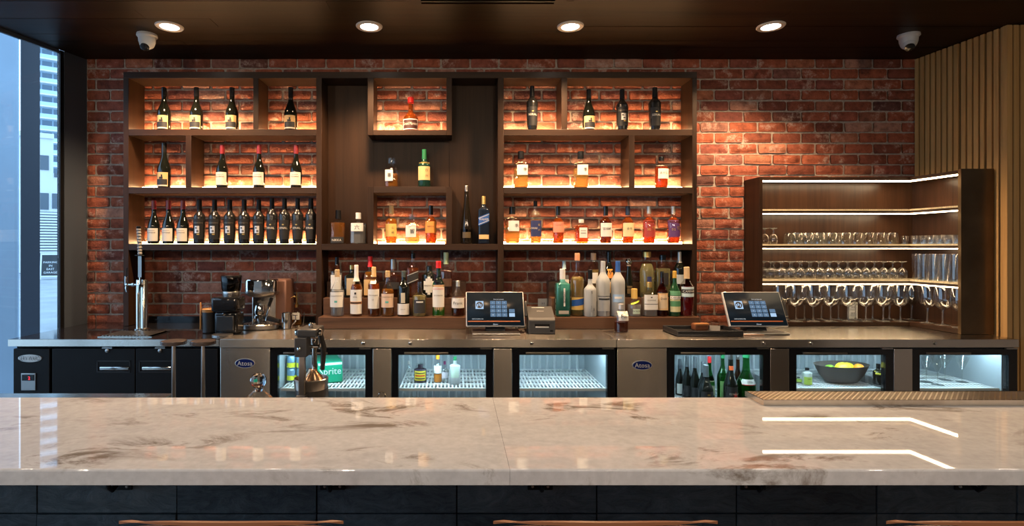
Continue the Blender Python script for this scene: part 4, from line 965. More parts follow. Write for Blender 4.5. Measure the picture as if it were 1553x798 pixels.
fruit('lemon', 'lemon', .052, .02, .082, .032, (0.80, 0.66, 0.06), 'smaller yellow lemon between the large lemon and the orange', 1.15, True)
fruit('orange', 'orange', .100, -.01, .082, .030, (0.90, 0.30, 0.02), 'orange in the brown bowl beside the lemons')
fruit('lime', 'lime', -.050, .03, .068, .030, (0.22, 0.42, 0.04), 'green lime under the lemons in the brown bowl', 1.1, True)
for x in (-.06, 0, .06):
    fruit('lime' if x < 0 else 'orange', 'lime' if x < 0 else 'orange', x, .0, .036, .025, (0.22, 0.42, 0.04) if x < 0 else (0.90, 0.30, 0.02), 'fruit low in the brown bowl beneath the lemons, %s' % ('beside the lime-juice bottle', 'in the middle', 'beside the dark bottle')[[-.06, 0, .06].index(x)])
bottle(1224, 558, 13, SH, .56, 'squat', 'small squeeze bottle of lime juice with black cap beside the fruit bowl', glass=M_frost, liq=(P('lime_juice', (0.50, 0.70, 0.10), .2), .5), cap=(.86, M_plastic, 1.1), labs=[(.02, .48, .98, P('lime_fill', (0.50, 0.68, 0.12))), (.36, .38, .4, M_ink)])
bottle(1211, 572, 9, SH, .50, 'squat', 'tiny lime-green bottle at the edge of the fruit bowl cooler', cap=(.86, M_plastic), liq=(P('lime_juice', (0.5, .7, .1)), .6), labs=[(.1, .6, .9, P('lime_fill', (0.50, 0.68, 0.12)))])
bottle(1332, 552, 14, SH, .56, 'bord', 'dark bottle with yellow shoulder label right of the fruit bowl', glass=M_wine, cap=(.80, M_black), labs=[(.50, .66, .97, P('jar_yellow', (0.75, 0.62, 0.05)))])
# sixth door: chilled glasses and a sticker
def martini(px, d, lb):
    t = thing('cocktail_glass', lb, 'glass', (X(px, d), -d, SH), 0, 'chilled cocktail glasses')
    part('bowl', M_stem, t, lambda m: m.lathe([(.004, .072), (.036, .150), (.0375, .175)], seg=24, closed=False))
    part('stem', M_stem, t, lambda m: m.lathe([(.0045, .003), (.0035, .03), (.004, .072)], seg=10))
    part('foot', M_stem, t, lambda m: m.lathe([(.032, 0), (.032, .0015), (.004, .005)], seg=24))
for px, dd in [(1405, .50), (1422, .57), (1433, .45), (1459, .50)]: martini(px, dd, 'clear stemmed cocktail glass with narrow cone bowl chilling in the cooler')
t = thing('notice_card', 'white printed notice card stuck inside the end cooler', 'notice', (X(1497, .30), -.30, Z(555, .30)), 0)
box('card', white_l, t, -.045, .045, 0, .002, -.035, .035)
for k in range(5): box('printed_line', P('grey_print', (.35, .36, .38)), t, -.035, .035 - .012 * (k % 2), -.0008, 0, -.025 + k * .012, -.021 + k * .012)
t = thing('card_holder', 'slim clear bracket holding the notice card inside the cooler', 'bracket', (X(1497, .30), -.30, SH))
part('rod', M_stem, t, lambda m: m.lathe([(.02, 0), (.02, .003), (.003, .006), (.003, Z(555, .3) - SH + .03)], (0, .006, 0), 10))

# ================================================================== ON THE COUNTER
# beer tap
d = .385
t = thing('beer_tap', 'stainless double-column beer tap with a sword-shaped handle near the window', 'beer tap', (X(214, d), -d, TOP + .001))
s = S(d)
M_tap = plain('tap_steel', (0.62, 0.58, 0.52), 0.16, 1.0)
for px, r in [(210.3, .0145), (219, .0205)]:
    x = (px - 214) / s; H = (501 - 424) / s
    part('column', M_tap, t, lambda m: m.lathe([(r * 1.6, 0), (r * 1.6, .010), (r * 1.05, .016), (r, .02), (r, H - .004), (r * .9, H)], (x, 0, 0), 24))
zf = (501 - 432) / s
fa = part('faucet', M_chrome, t, lambda m: (m.lathe([(.006, -.085), (.009, -.08), (.009, -.06), (.014, -.055), (.014, -.045), (.008, -.04), (.008, -.02), (.012, -.016), (.012, 0)], (0, -.0, zf), 14, axis='x'),
     m.ball((-.088, 0, zf), .013), m.tube([(-.088, 0, zf), (-.092, -.004, zf - .02), (-.085, -.006, zf - .045)], [.008, .007, .006]), m.tube([(-.094, 0, zf), (-.096, 0, zf + .035), (-.094, 0, zf + .055)], [.010, .008, .009])))
part('lever', M_black, t, lambda m: m.tube([(-.094, 0, zf + .055), (-.09, 0, zf + .11)], [.003, .004]))
fx = (218 - 214) / s
part('faucet', M_chrome, t, lambda m: (m.ball((fx, -.03, zf), .014), m.tube([(fx, -.02, zf), (fx, -.05, zf), (fx, -.055, zf - .045)], [.012, .009, .007]), m.tube([(fx, -.035, zf), (fx - .002, -.035, zf + .05)], [.010, .006])))
hx = (217 - 214) / s; h0 = (501 - 420) / s; h1 = (501 - 388) / s; h2 = (501 - 343) / s
part('handle_blade', M_satin, t, lambda m: m.prism([(hx - .011, -.037), (hx + .011, -.037), (hx + .009, -.033), (hx - .009, -.033)], h0, h1, 'z'), 0)
part('handle_guard', M_black, t, lambda m: m.lathe([(.030, h1), (.032, h1 + .003), (.030, h1 + .006)], (hx, -.035, 0), 18, ry=.6))
def f(m):
    n = 9
    for k in range(n):
        za = h1 + .006 + (h2 - h1 - .02) * k / n; zb = h1 + .006 + (h2 - h1 - .02) * (k + 1) / n
        m.lathe([(.0105, za), (.0145, (za + zb) / 2), (.0105, zb)], (hx - .004 * (k / n) * 2, -.035, 0), 12)
part('handle_grip', plain('cord_wrap', (0.30, 0.29, 0.28), 0.6), t, f)
part('handle_cap', M_black, t, lambda m: m.lathe([(.013, h2 - .016), (.014, h2 - .004), (.009, h2)], (hx - .008, -.035, 0), 14))
t = thing('drip_tray', 'flat slotted steel drip tray lying in front of the beer tap', 'drip tray', (X(204, .55), -.55, TOP + .001))
hw = 40 / S(.55)
box('tray', M_steel, t, -hw, hw, -.10, .11, 0, .004)
for k in range(14):
    x = -hw + .02 + k * (2 * hw - .04) / 14; box('slat', M_satin, t, x, x + .010, -.09, .10, .004, .009)

# coffee grinder
d = .45; s = S(d)
t = thing('coffee_grinder', 'black coffee grinder with tall bean hopper on the steel counter', 'coffee grinder', (X(351, d), -d, TOP + .001))
def gy(py): return (504 - py) / s
part('base', M_blackgloss, t, lambda m: m.bbox(-.070, .070, -.085, .03, 0, gy(472), b=.012))
part('chute', M_plastic, t, lambda m: m.bbox(-.055, .055, -.10, -.086, .02, gy(476), b=.008))
part('head', M_blackgloss, t, lambda m: m.bbox(-.080, .078, -.115, .032, gy(471), gy(449), b=.016))
part('collar', M_satin, t, lambda m: m.lathe([(.050, gy(449)), (.052, gy(447)), (.054, gy(443)), (.052, gy(442))], seg=28))
part('hopper', thin_glass('smoked_plastic', (0.10, 0.09, 0.09), 1.5), t, lambda m: m.lathe([(.052, gy(442)), (.058, gy(438)), (.062, gy(421)), (.060, gy(420))], seg=28))
part('beans', plain('coffee_beans', (0.05, 0.022, 0.010), .5, vary=.5, scale=200), t, lambda m: m.lathe([(.048, gy(441)), (.054, gy(430)), (.02, gy(428))], seg=24))
part('hopper_lid', M_blackgloss, t, lambda m: m.lathe([(.063, gy(421)), (.063, gy(419)), (.058, gy(418))], seg=28))
part('tray', M_satin, t, lambda m: m.lathe([(.060, 0), (.060, .006), (.055, .008)], (0, -.13, 0), 24))
part('knob', M_chrome, t, lambda m: m.lathe([(.008, -.10), (.008, -.118), (.006, -.120)], (0, 0, gy(474)), 12, axis='y'))
# tamper pot beside the grinder
t = thing('knock_box', 'dark canister with wooden rim and orange spatula beside the coffee grinder', 'canister', (X(317.5, .47), -.47, TOP + .001))
part('body', M_plastic, t, lambda m: m.lathe([(.036, 0), (.040, .005), (.042, .13), (.040, .132)], seg=24))
part('rim', P('amber_wood', (0.45, 0.20, 0.05), .4), t, lambda m: m.lathe([(.043, .128), (.044, .145), (.038, .15)], seg=24))
part('spatula', P('amber_wood', (0.55, 0.25, 0.05), .4), t, lambda m: m.bbox(-.048, -.038, -.03, -.02, .02, .19, b=.004))
# espresso machine
d = .27; s = S(d)
t = thing('espresso_machine', 'compact chrome and bronze espresso machine beside the coffee grinder', 'espresso machine', (X(404, d), -d, TOP + .001), 0)
def gy(py): return (498 - py) / s
M_cop = plain('copper_side', (0.30, 0.16, 0.12), 0.35, 0.6)
part('body', M_cop, t, lambda m: m.bbox(-.055, .125, .02, .20, .015, gy(425), b=.012))
part('back_plate', M_steel_z, t, lambda m: m.bbox(-.095, .06, .005, .03, .02, gy(445), b=.004))
part('head', M_chrome, t, lambda m: m.lathe([(.085, gy(445)), (.102, gy(444)), (.102, gy(426)), (.096, gy(424))], (-.018, -.03, 0), 28, n=3.0, ry=.75))
part('head_trim', M_satin, t, lambda m: m.lathe([(.070, gy(450)), (.100, gy(446)), (.104, gy(444)), (.104, gy(442))], (-.018, -.03, 0), 28, n=3.0, ry=.75))
part('group_head', M_chrome, t, lambda m: m.lathe([(.032, gy(478)), (.040, gy(474)), (.036, gy(468)), (.03, gy(463))], (-.030, -.035, 0), 20))
part('portafilter', M_chrome, t, lambda m: m.lathe([(.012, gy(489)), (.030, gy(484)), (.040, gy(482)), (.040, gy(478))], (-.030, -.035, 0), 20))
part('portafilter_handle', M_black, t, lambda m: m.tube([(.0, -.05, gy(481)), (.05, -.08, gy(482)), (.12, -.10, gy(485))], [.010, .017, .014]))
part('steam_wand', M_chrome, t, lambda m: m.tube([(.055, -.02, gy(446)), (.045, -.06, gy(456)), (.03, -.09, gy(485))], .006))
part('wand_grip', M_black, t, lambda m: m.tube([(.05, -.045, gy(452)), (.04, -.07, gy(464))], .011))
part('drip_base', M_satin, t, lambda m: m.lathe([(.100, 0), (.112, .006), (.112, .03), (.104, .036)], (-.02, -.05, 0), 30, n=2.6, ry=.7))
part('drip_grille', M_chrome, t, lambda m: [m.box(-.10 + k * .018, -.092 + k * .018, -.12, .02, .036, .040) for k in range(10)], 0)
part('foot', M_plastic, t, lambda m: m.box(-.06, .11, -.02, .18, 0, .016), 0)
# milk jug
t = thing('milk_jug', 'small stainless milk jug beside the espresso machine', 'jug', (X(435, .31), -.31, TOP + .001))
part('body', M_chrome, t, lambda m: m.lathe([(.030, 0), (.034, .004), (.034, .05), (.032, .10), (.033, .104), (.031, .102), (.030, .05), (.001, .006)], seg=26))
part('handle', M_chrome, t, lambda m: m.tube([(.033, 0, .09), (.056, 0, .085), (.058, 0, .05), (.034, 0, .025)], .004))
t = bottle(450, 462, 14, TOP, .13, 'squat', 'small glass syrup bottle with gold pump beside the milk jug', glass=M_glass, liq=(amber, .5), cap=(.86, M_brass), n=5, labs=[(.28, .62, .9, white_l), (.48, .51, .5, M_ink)])
pz = Z(462, .13) - TOP
part('pump_stem', M_brass, t, lambda m: m.lathe([(.010, pz), (.010, pz + .012), (.005, pz + .014), (.005, pz + .05), (.003, pz + .085)], seg=12))
part('pump_spout', M_brass, t, lambda m: m.tube([(0, 0, pz + .05), (-.02, -.005, pz + .056), (-.036, -.01, pz + .045)], [.006, .005, .003]))
t = thing('wire_stand', 'low chrome wire stand under the syrup bottle', 'stand', (X(449, .20), -.20, TOP + .001))
part('wire', M_chrome, t, lambda m: m.tube([(-.045, .02, .09), (-.045, .01, .004), (-.03, -.03, .004), (.03, -.03, .004), (.045, .01, .004), (.05, .02, .09)], .003))

# tills
def till(px, d, label):
    t = thing('touchscreen_till', label, 'till', (X(px, d), -d, TOP + .001))
    part('base', M_satin, t, lambda m: m.bbox(-.145, .145, -.12, .09, 0, .012, b=.005))
    part('neck', M_plastic, t, lambda m: m.prism([(-.02, .010), (.07, .010), (.09, .11), (.05, .13)], -.06, .06, 'x'), 0)
    ti = math.radians(27); A = Matrix.Translation((0, -.045, .042)) @ Matrix.Rotation(-ti, 4, 'X')
    W, Hh = .182, .232
    def pan(m, x0, x1, y0, y1, z0, z1, b=0):
        q = MB().bbox(x0, x1, y0, y1, z0, z1, b=b) if b else MB().box(x0, x1, y0, y1, z0, z1)
        m.add([tuple(A @ Vector(v)) for v in q.v], q.f)
    part('casing', plain('till_silver', (0.62, 0.60, 0.58), 0.3, 0.3), t, lambda m: pan(m, -W, W, 0, .022, 0, Hh, .008))
    sc_ = part('screen', plain('screen_black', (0.006, 0.008, 0.010), 0.3, spec=0.08, emit=(0.01, 0.02, 0.03), es=.3), t, lambda m: pan(m, -W + .006, W - .006, -.0015, 0, .006, Hh - .006))
    keym = emitter('key_glow', (0.22, 0.36, 0.55), .55); keyb = emitter('key_bright', (0.45, 0.65, 0.9), .9); txt = emitter('screen_text', (0.8, 0.85, 0.9), .9)
    kw, kh = .032, .023
    nums = '123456789x0<'
    for i in range(12):
        cx_ = -.030 + (i % 3) * (kw + .004); cz = Hh - .088 - (i // 3) * (kh + .004)
        k = part('key', keym, sc_, lambda m: pan(m, cx_, cx_ + kw, -.0022, -.0015, cz, cz + kh), 0)
        flat_text('lettering', nums[i], txt, sc_, .007, tuple(A @ Vector((cx_ + kw / 2, -.0026, cz + kh / 2))), None, A.to_3x3())
    for i, mm in ((2, keym), (3, keyb)):
        cx_ = .086; cz = Hh - .088 - i * (kh + .004); part('key', mm, sc_, lambda m: pan(m, cx_, cx_ + kw + .003, -.0022, -.0015, cz, cz + kh), 0)
    part('logo', keyb, sc_, lambda m: pan(m, -.122, -.072, -.0022, -.0015, Hh - .118, Hh - .066), 0)
    def ringf(m):
        q = MB().lathe([(.021, 0), (.021, .0006)], seg=24); B = A @ Matrix.Translation((-.097, -.0024, Hh - .092)) @ Matrix.Rotation(PI / 2, 4, 'X'); m.add([tuple(B @ Vector(v)) for v in q.v], q.f)
    part('logo_disc', M_ink, sc_, ringf)
    part('logo_mark', keyb, sc_, lambda m: [pan(m, -.113 + .011 * k, -.107 + .011 * k, -.0036, -.003, Hh - .104 + .006 * (k % 2), Hh - .086 + .006 * (k % 2)) for k in range(3)], 0)
    flat_text('lettering', 'Clover', txt, sc_, .008, tuple(A @ Vector((0, -.0022, .014))), None, A.to_3x3())
    flat_text('lettering', 'Enter your passcode', txt, sc_, .007, tuple(A @ Vector((.024, -.0022, Hh - .055))), .085, A.to_3x3())
    flat_text('lettering', 'SWITCH EMPLOYEE', txt, sc_, .006, tuple(A @ Vector((-.110, -.0022, .048))), .07, A.to_3x3())
    part('ribbon', P('till_amber', (0.35, 0.10, 0.03)), sc_, lambda m: pan(m, -W + .012, W - .03, -.002, -.0015, .030, .036), 0)
    part('card_reader', M_plastic, t, lambda m: pan(m, W + .001, W + .018, .002, .03, .07, .17, .004))
    return t
till(751, .46, 'touchscreen till with keypad beside the receipt printer')
till(1146, .46, 'touchscreen till with keypad in front of the glass rack')
t = thing('cable_bundle', 'tangle of thin cables behind the till by the receipt printer', 'cable', (X(785, .34), -.34, TOP + .001))
for k in range(4):
    part('cable', plain('cable_%d' % k, [(.45, .35, .22), (.1, .1, .1), (.4, .38, .36), (.05, .05, .05)][k], .5), t, lambda m: m.tube([(-.06 + .03 * i, .02 * math.sin(i * 1.3 + k), .004 + .014 * abs(math.sin(i * .9 + k * 1.1))) for i in range(6)], .0035))
# receipt printer
d = .45
t = thing('receipt_printer', 'charcoal receipt printer on the counter beside the till', 'printer', (X(822, .53), -.53, TOP + .001), -.04)
part('body', M_grey, t, lambda m: m.prism([(0, 0), (0, .085), (.02, .098), (.17, .150), (.19, .148), (.19, 0)], -.080, .080, 'x'), 0)
part('front_cover', plain('printer_front', (0.06, 0.058, 0.056), .4), t, lambda m: m.bbox(-.078, .078, -.006, 0, .002, .082, b=.003))
part('paper_slot', M_black, t, lambda m: m.box(-.045, .045, -.008, -.005, .045, .062), 0)
part('paper', white_l, t, lambda m: m.box(-.040, .040, -.012, -.004, .040, .046), 0)
part('switch', M_black, t, lambda m: m.box(.048, .066, -.009, -.005, .014, .026), 0)
part('top_window', white_l, t, lambda m: m.prism([(.145, .1425), (.150, .1442), (.149, .1462), (.144, .1445)], -.05, .03, 'x'), 0)
flat_text('lettering', 'EPSON', white_l, t, .010, (0, .10, .128), None, Matrix.Rotation(-math.radians(70), 3, 'X'))
# outlets
def outlet(name, x, y, z, lb):
    t = thing(name, lb, 'outlet', (x, y, z))
    part('plate', white_l, t, lambda m: m.bbox(-.036, .036, -.006, 0, -.058, .058, b=.003))
    for zz in (-.022, .022):
        so = part('socket', M_white, t, lambda m: m.bbox(-.017, .017, -.009, -.005, zz - .015, zz + .015, b=.002))
        part('slot', M_ink, so, lambda m: (m.box(-.008, -.005, -.0095, -.0085, zz - .004, zz + .007), m.box(.005, .008, -.0095, -.0085, zz - .004, zz + .007)), 0)
outlet('wall_outlet', X(823, 0), -.012, Z(465, 0), 'white power outlet on the brick wall behind the receipt printer')
# tray with odds and ends
t = thing('bar_tray', 'long black rubber tray on the counter in front of the second till', 'tray', (1.50, -.51, TOP + .001))
part('base', M_plastic, t, lambda m: m.bbox(-.195, .195, -.12, .12, 0, .012, b=.004))
def f(m):
    m.bbox(-.195, .195, -.12, -.108, .010, .034, b=.004); m.bbox(-.195, .195, .108, .12, .010, .034, b=.004); m.bbox(-.195, -.183, -.108, .108, .010, .034, b=.004); m.bbox(.183, .195, -.108, .108, .010, .034, b=.004)
part('rim', M_plastic, t, f)
t = thing('leather_pouch', 'small tan leather pouch lying in the black tray', 'pouch', (1.51, -.46, TOP + .0135), .1)
part('body', M_leather, t, lambda m: m.bbox(-.045, .045, -.03, .03, 0, .045, b=.012)); part('flap', plain('tan_leather', (.35, .15, .05), .5), t, lambda m: m.bbox(-.046, .046, -.031, .0, .030, .047, b=.006))
t = thing('metal_clip', 'silver clip lying beside the leather pouch in the tray', 'clip', (1.60, -.47, TOP + .0135), -.5)
part('jaw', M_satin, t, lambda m: m.prism([(-.02, 0), (.02, 0), (.004, .03), (-.004, .03)], -.03, .03, 'x'), 0); part('lever', M_chrome, t, lambda m: m.tube([(-.02, 0, .03), (-.02, .01, .045), (.02, .01, .045), (.02, 0, .03)], .002))
t = thing('pen', 'slim rose-gold pen lying on the counter beside the black tray', 'pen', (X(1140, .60), -.60, TOP + .006), .05)
part('barrel', plain('rose_gold', (.65, .42, .30), .3, .7), t, lambda m: m.lathe([(.001, -.075), (.004, -.06), (.0045, .06), (.003, .075)], seg=10, axis='x')); part('clip', M_chrome, t, lambda m: m.box(.03, .07, -.001, .001, .004, .006), 0)

# ================================================================== GLASS RACK (L-shaped, lit shelves)
LD = .20
G0 = X(1128, 0)                                # left outer x
GR0, GR1, GE = 3.214, 3.258, .544              # right side x at the wall / at the end, length of the right leg
def gr(d): return GR0 + (GR1 - GR0) * d / GE
GTOP = 2.03; GB = 1.058
rk = thing('glass_rack', 'L-shaped dark walnut glass rack with lit shelves in the corner', 'shelf', (0, 0, TOP))
def lpoly(x0, dep, inset=0.0, back=.016):
    i = dep
    return [(x0, -back), (gr(back) - back, -back), (gr(GE - .022) - back, -(GE - .022)), (gr(GE - .022) - i, -(GE - .022)), (gr(i) - i, -i), (x0, -i)]
def lboard(name, mat, z0, z1, x0=G0 + .024, dep=LD - .004): return MB().prism(lpoly(x0, dep), z0 - TOP, z1 - TOP, 'z').build(name, mat, rk, 0)
box('side_panel', M_walnut, rk, G0, G0 + .022, -LD, -.004, .002, GTOP - TOP, bev=.001)
M_rackwood = wood('rack_wood', (0.020, 0.009, 0.005), (0.080, 0.036, 0.018), 0.28, 'z')
box('back_panel', M_rackwood, rk, G0 + .022, gr(0) - .016, -.015, -.004, .002, GTOP - TOP)
MB().prism([(gr(0) - .015, -.004), (gr(0), -.004), (gr(GE), -GE + .022), (gr(GE) - .015, -GE + .022)], .002, GTOP - TOP, 'z').build('back_panel', M_rackwood, rk, 0)
MB().prism([(gr(GE) - LD, -GE), (gr(GE), -GE), (gr(GE), -GE + .021), (gr(GE) - LD, -GE + .021)], .002, GTOP + .006 - TOP, 'z').build('end_panel', plain('bronze_panel', (0.13, 0.085, 0.045), 0.3, 0.75, vary=.25, scale=5), rk, 0)
lboard('top_board', M_walnut_x, GTOP - .022, GTOP); lboard('bottom_board', M_walnut_x, GB - .026, GB)
M_mat = plain('bar_mat', (0.72, 0.62, 0.42), 0.6)
SHS = [Z(317, LD), Z(370, LD), Z(424, LD)]
def ledL(z):                                   # strip follows the front edge of the L
    o, i = LD - .006, LD - .040
    pts = lambda q: [(G0 + .03, -q), (gr(q) - q, -q), (gr(GE - .024) - q, -(GE - .024))]
    a, b = pts(o), pts(i)
    MB().prism([a[0], a[1], a[2], b[2], b[1], b[0]], z - .006 - TOP, z - TOP, 'z').build('led_strip', M_ledcab, rk, 0)
ledL(GTOP - .0225)
for z in SHS:
    lboard('shelf_board', M_walnut_x, z - .028, z - .012)
    mt = lboard('bar_mat', M_mat, z - .0118, z - .002)
    m = MB(); x = G0 + .03
    while x < gr(LD) - LD: m.box(x, x + .006, -LD + .0045, -LD + .002, z - .0115 - TOP, z - .001 - TOP); x += .012
    dd = LD
    while dd < GE - .03: xx = gr(dd) - LD + .0045; m.box(xx - .003, xx, -dd - .006, -dd, z - .0115 - TOP, z - .001 - TOP); dd += .012
    m.build('mat_studs', M_mat, mt, 0)
    ledL(z - .0285)
t = outlet('power_outlet', X(1293, .02), -.0155, Z(471, .02), 'white power outlet on the back panel of the glass rack')

# --- glasses: one of each kind, then copies
def lath(name, prof_, seg=22): return MB().lathe(prof_, seg=seg, closed=False).mesh(name, M_stem, 50)
def glass_proto(name, label, group, parts):
    t = thing(name, label, 'glass', (0, 0, -5), 0, group)
    KIDS[t.name] = [link(n, me, t) for n, me in parts]
    return t
used = {}
ORD = ['first', 'second', 'third', 'fourth', 'fifth', 'sixth', 'seventh', 'eighth', 'ninth', 'tenth', 'eleventh', 'twelfth', 'thirteenth', 'fourteenth', 'fifteenth', 'sixteenth']
def place(proto, x, y, z, label=None):
    if proto.name not in used: used[proto.name] = 1; proto.location = (x, y, z); o = proto
    else: o = copy_tree(proto, (x, y, z))
    if label: o['label'] = label
    return o
rocks = glass_proto('tumbler', 'upturned rocks tumbler on the middle shelf of the glass rack', 'upturned rocks tumblers',
    [('wall', lath('wall', [(.0405, 0), (.0405, .004), (.036, .072), (.033, .076)])), ('base', MB().lathe([(.030, .066), (.034, .068), (.034, .076), (.03, .0775)], seg=22).mesh('base', M_stem, 50))])
for k, px in enumerate((1208, 1224.5, 1242, 1260, 1281, 1299, 1317, 1334.5, 1352)): place(rocks, X(px, .145), -.145, SHS[1] - .0008, 'upturned rocks tumbler, %s from the cordial glasses in the front row' % ORD[k])
for k, px in enumerate((1198, 1215, 1233, 1251, 1271)): place(rocks, X(px, .062), -.062, SHS[1] - .0008, 'upturned rocks tumbler, %s from the cordial glasses in the back row' % ORD[k])
tul = glass_proto('stemmed_glass', 'small upturned stemmed glass in the long row on the glass rack', 'upturned stemmed glasses',
    [('bowl', lath('bowl', [(.023, 0), (.029, .018), (.0315, .040), (.028, .058), (.016, .074), (.005, .080)])), ('stem', MB().lathe([(.005, .079), (.0038, .092), (.004, .105), (.006, .112)], seg=12).mesh('stem', M_rod)),
     ('foot', MB().lathe([(.006, .112), (.027, .118), (.029, .120), (.0285, .1215)], seg=24).mesh('foot', M_rod, 50))])
for k, px in enumerate((1169, 1184, 1198, 1212.5, 1227, 1242, 1257, 1271.5, 1285.5, 1299, 1312.5, 1326, 1340, 1354, 1368)):
    place(tul, X(px, .150), -.150, SHS[2] - .0008, 'upturned stemmed glass, %s from the side panel in the front row' % ORD[k])
    place(tul, X(px, .150), -.070, SHS[2] - .0008, 'upturned stemmed glass, %s from the side panel in the back row' % ORD[k])
cord = glass_proto('cordial_glass', 'upturned cordial glass alone at the left end of the middle shelf', 'upturned cordial glasses',
    [('bowl', lath('bowl', [(.020, 0), (.025, .02), (.026, .04), (.018, .062), (.005, .070)])), ('stem', MB().lathe([(.005, .069), (.004, .085), (.005, .100)], seg=12).mesh('stem', M_rod)),
     ('foot', MB().lathe([(.005, .100), (.024, .106), (.025, .1085)], seg=22).mesh('foot', M_rod, 50))])
for px, w_ in ((1160, 'against the side panel'), (1173, 'next to the rocks tumblers')): place(cord, X(px, .15), -.15, SHS[1] - .0008, 'upturned cordial glass on the middle shelf ' + w_)
shot = glass_proto('shot_glass', 'small thick shot glass in the block on the corner shelf of the rack', 'shot glasses in the corner',
    [('wall', lath('wall', [(.019, .0), (.0185, .006), (.023, .052), (.024, .056)])), ('base', MB().lathe([(.018, .001), (.0185, .012), (.01, .014)], seg=18).mesh('base', M_stem, 50))])
for px in (1372, 1385): place(shot, X(px, .10), -.10, SHS[1] - .0008)
for k in range(6):
    for x_ in (.155, .095, .042): place(shot, gr(.2) - x_ + .006 * k * .8, -(.19 + .055 * k), SHS[1] - .0008)
high = glass_proto('highball_glass', 'tall straight highball glass standing in the corner of the rack', 'highball glasses in the corner',
    [('wall', lath('wall', [(.027, .001), (.0275, .004), (.0295, .168), (.030, .172)])), ('base', MB().lathe([(.026, .001), (.027, .016), (.015, .017)], seg=20).mesh('base', M_stem, 50))])
place(high, X(1391, .17), -.17, SHS[2] - .0008)
for k in range(4):
    for x_ in (.155, .085): place(high, gr(.2) - x_ + .0055 * k, -(.245 + .067 * k), SHS[2] - .0008)
wg = glass_proto('wine_glass', 'large wine glass standing on the bottom board of the glass rack', 'large wine glasses',
    [('bowl', lath('bowl', [(.004, .098), (.018, .104), (.036, .122), (.0455, .150), (.046, .168), (.043, .205), (.038, .243)], 28)), ('stem', MB().lathe([(.007, .004), (.0042, .02), (.0036, .06), (.005, .098)], seg=12).mesh('stem', M_rod)),
     ('foot', MB().lathe([(.038, 0), (.0385, .0015), (.02, .0035), (.007, .0055)], seg=28).mesh('foot', M_rod, 50))])
for k, px in enumerate((1182, 1207, 1233, 1259.5, 1286, 1312.5, 1339, 1365)):
    place(wg, X(px, .155), -.158, GB + .0006, 'large wine glass, %s from the till in the front row on the bottom board' % ORD[k])
    if px != 1182: place(wg, X(px, .155), -.064, GB + .0006, 'large wine glass, %s from the till in the back row against the rack panel' % ORD[k - 1])
place(wg, X(1389, .10) - .005, -.070, GB + .0006, 'large wine glass tucked in the inner corner of the rack')
for k, d in enumerate((.235, .340, .450)): place(wg, gr(d) - .115, -d, GB + .0006, 'large wine glass on the short corner leg, %s from the inner corner' % ORD[k])

# ================================================================== MARBLE BAR
def dep(v): return -(DIST - v)
MZ = EYE - .467; MF, MBK = dep(1.155), dep(1.712)
bar = thing('bar_counter', 'long bar with pale veined marble top and dark slate front', 'bar counter', (0, 0, 0))
seam = .111
for a, b in [(-2.55, seam - .0003), (seam + .0003, 3.2)]:
    rr = .005; poly = [(MF + rr * (1 - math.cos(q)), MZ - rr * (1 - math.sin(q))) for q in [k * PI / 8 for k in range(5)]]
    poly += [(MBK - rr * (1 - math.cos(q)), MZ - rr * (1 - math.sin(q))) for q in [PI / 2 - k * PI / 8 for k in range(5)]] + [(MBK, MZ - .033), (MF, MZ - .033)]
    MB().prism(poly, a, b, 'x').build('marble_slab', M_marble, bar)
TF = dep(1.45)
base = box('base', plain('grout', (0.012, 0.013, 0.014), .9), bar, -2.5, 3.1, TF + .012, dep(1.68), 0.0, MZ - .034)
TW = .369; x0 = X(56, DIST - 1.45) - 4 * TW
M_tiles = []
for i in range(3):
    r = random.Random(i); m = MB(); nx, nz = 5, 4
    m.v = []; m.f = []
    vs = [((a / nx - .5) * 1.0, -.0 - (0 if a in (0, nx) or b in (0, nz) else .002 + r.uniform(0, .004)), b / nz - .5) for b in range(nz + 1) for a in range(nx + 1)]
    fs = [(b * (nx + 1) + a, b * (nx + 1) + a + 1, (b + 1) * (nx + 1) + a + 1, (b + 1) * (nx + 1) + a) for b in range(nz) for a in range(nx)]
    ring = list(range(nx + 1)) + [b * (nx + 1) + nx for b in range(1, nz + 1)] + [nz * (nx + 1) + a for a in range(nx - 1, -1, -1)] + [b * (nx + 1) for b in range(nz - 1, 0, -1)]
    o = len(vs); vs += [(vs[q][0], .012, vs[q][2]) for q in ring]
    fs += [(ring[q], o + q, o + (q + 1) % len(ring), ring[(q + 1) % len(ring)]) for q in range(len(ring))]
    me = bpy.data.meshes.new('tile'); me.from_pydata(vs, [], fs); me.materials.append(M_slate); M_tiles.append(me)
for r_, (z0, z1) in enumerate([(.8595, MZ - .036), (.562, .8555), (.265, .558), (.003, .261)]):
    for c in range(15):
        xa = x0 + c * TW + (.0 if r_ != 1 or c % 3 else .0)
        if xa < -2.5 or xa + TW > 3.1: continue
        o = link('tile', M_tiles[(c * 7 + r_ * 5) % 3], base, (xa + TW / 2, TF + random.uniform(-.003, .001), (z0 + z1) / 2)); o.scale = (TW - .004, 1, z1 - z0)
for k, px in enumerate((178, 503, 820, 1145, 1472)):
    t = thing('bag_hook', 'black bag hook under the marble overhang, %s from the window' % ORD[k], 'hook', (X(px, DIST - 1.43), TF - .0065, .952), 0, 'bag hooks under the bar')
    part('plate', M_black, t, lambda m: m.bbox(-.033, .033, -.006, 0, -.028, .05, b=.002)); part('hook', M_black, t, lambda m: m.tube([(0, -.004, -.005), (0, -.035, -.015), (0, -.05, .0), (0, -.05, .015)], .006))
    for sx_ in (-.02, .02): part('screw', M_satin, t, lambda m: m.lathe([(.004, -.006), (.003, -.0085)], (sx_, 0, -.018), 8, axis='y'))
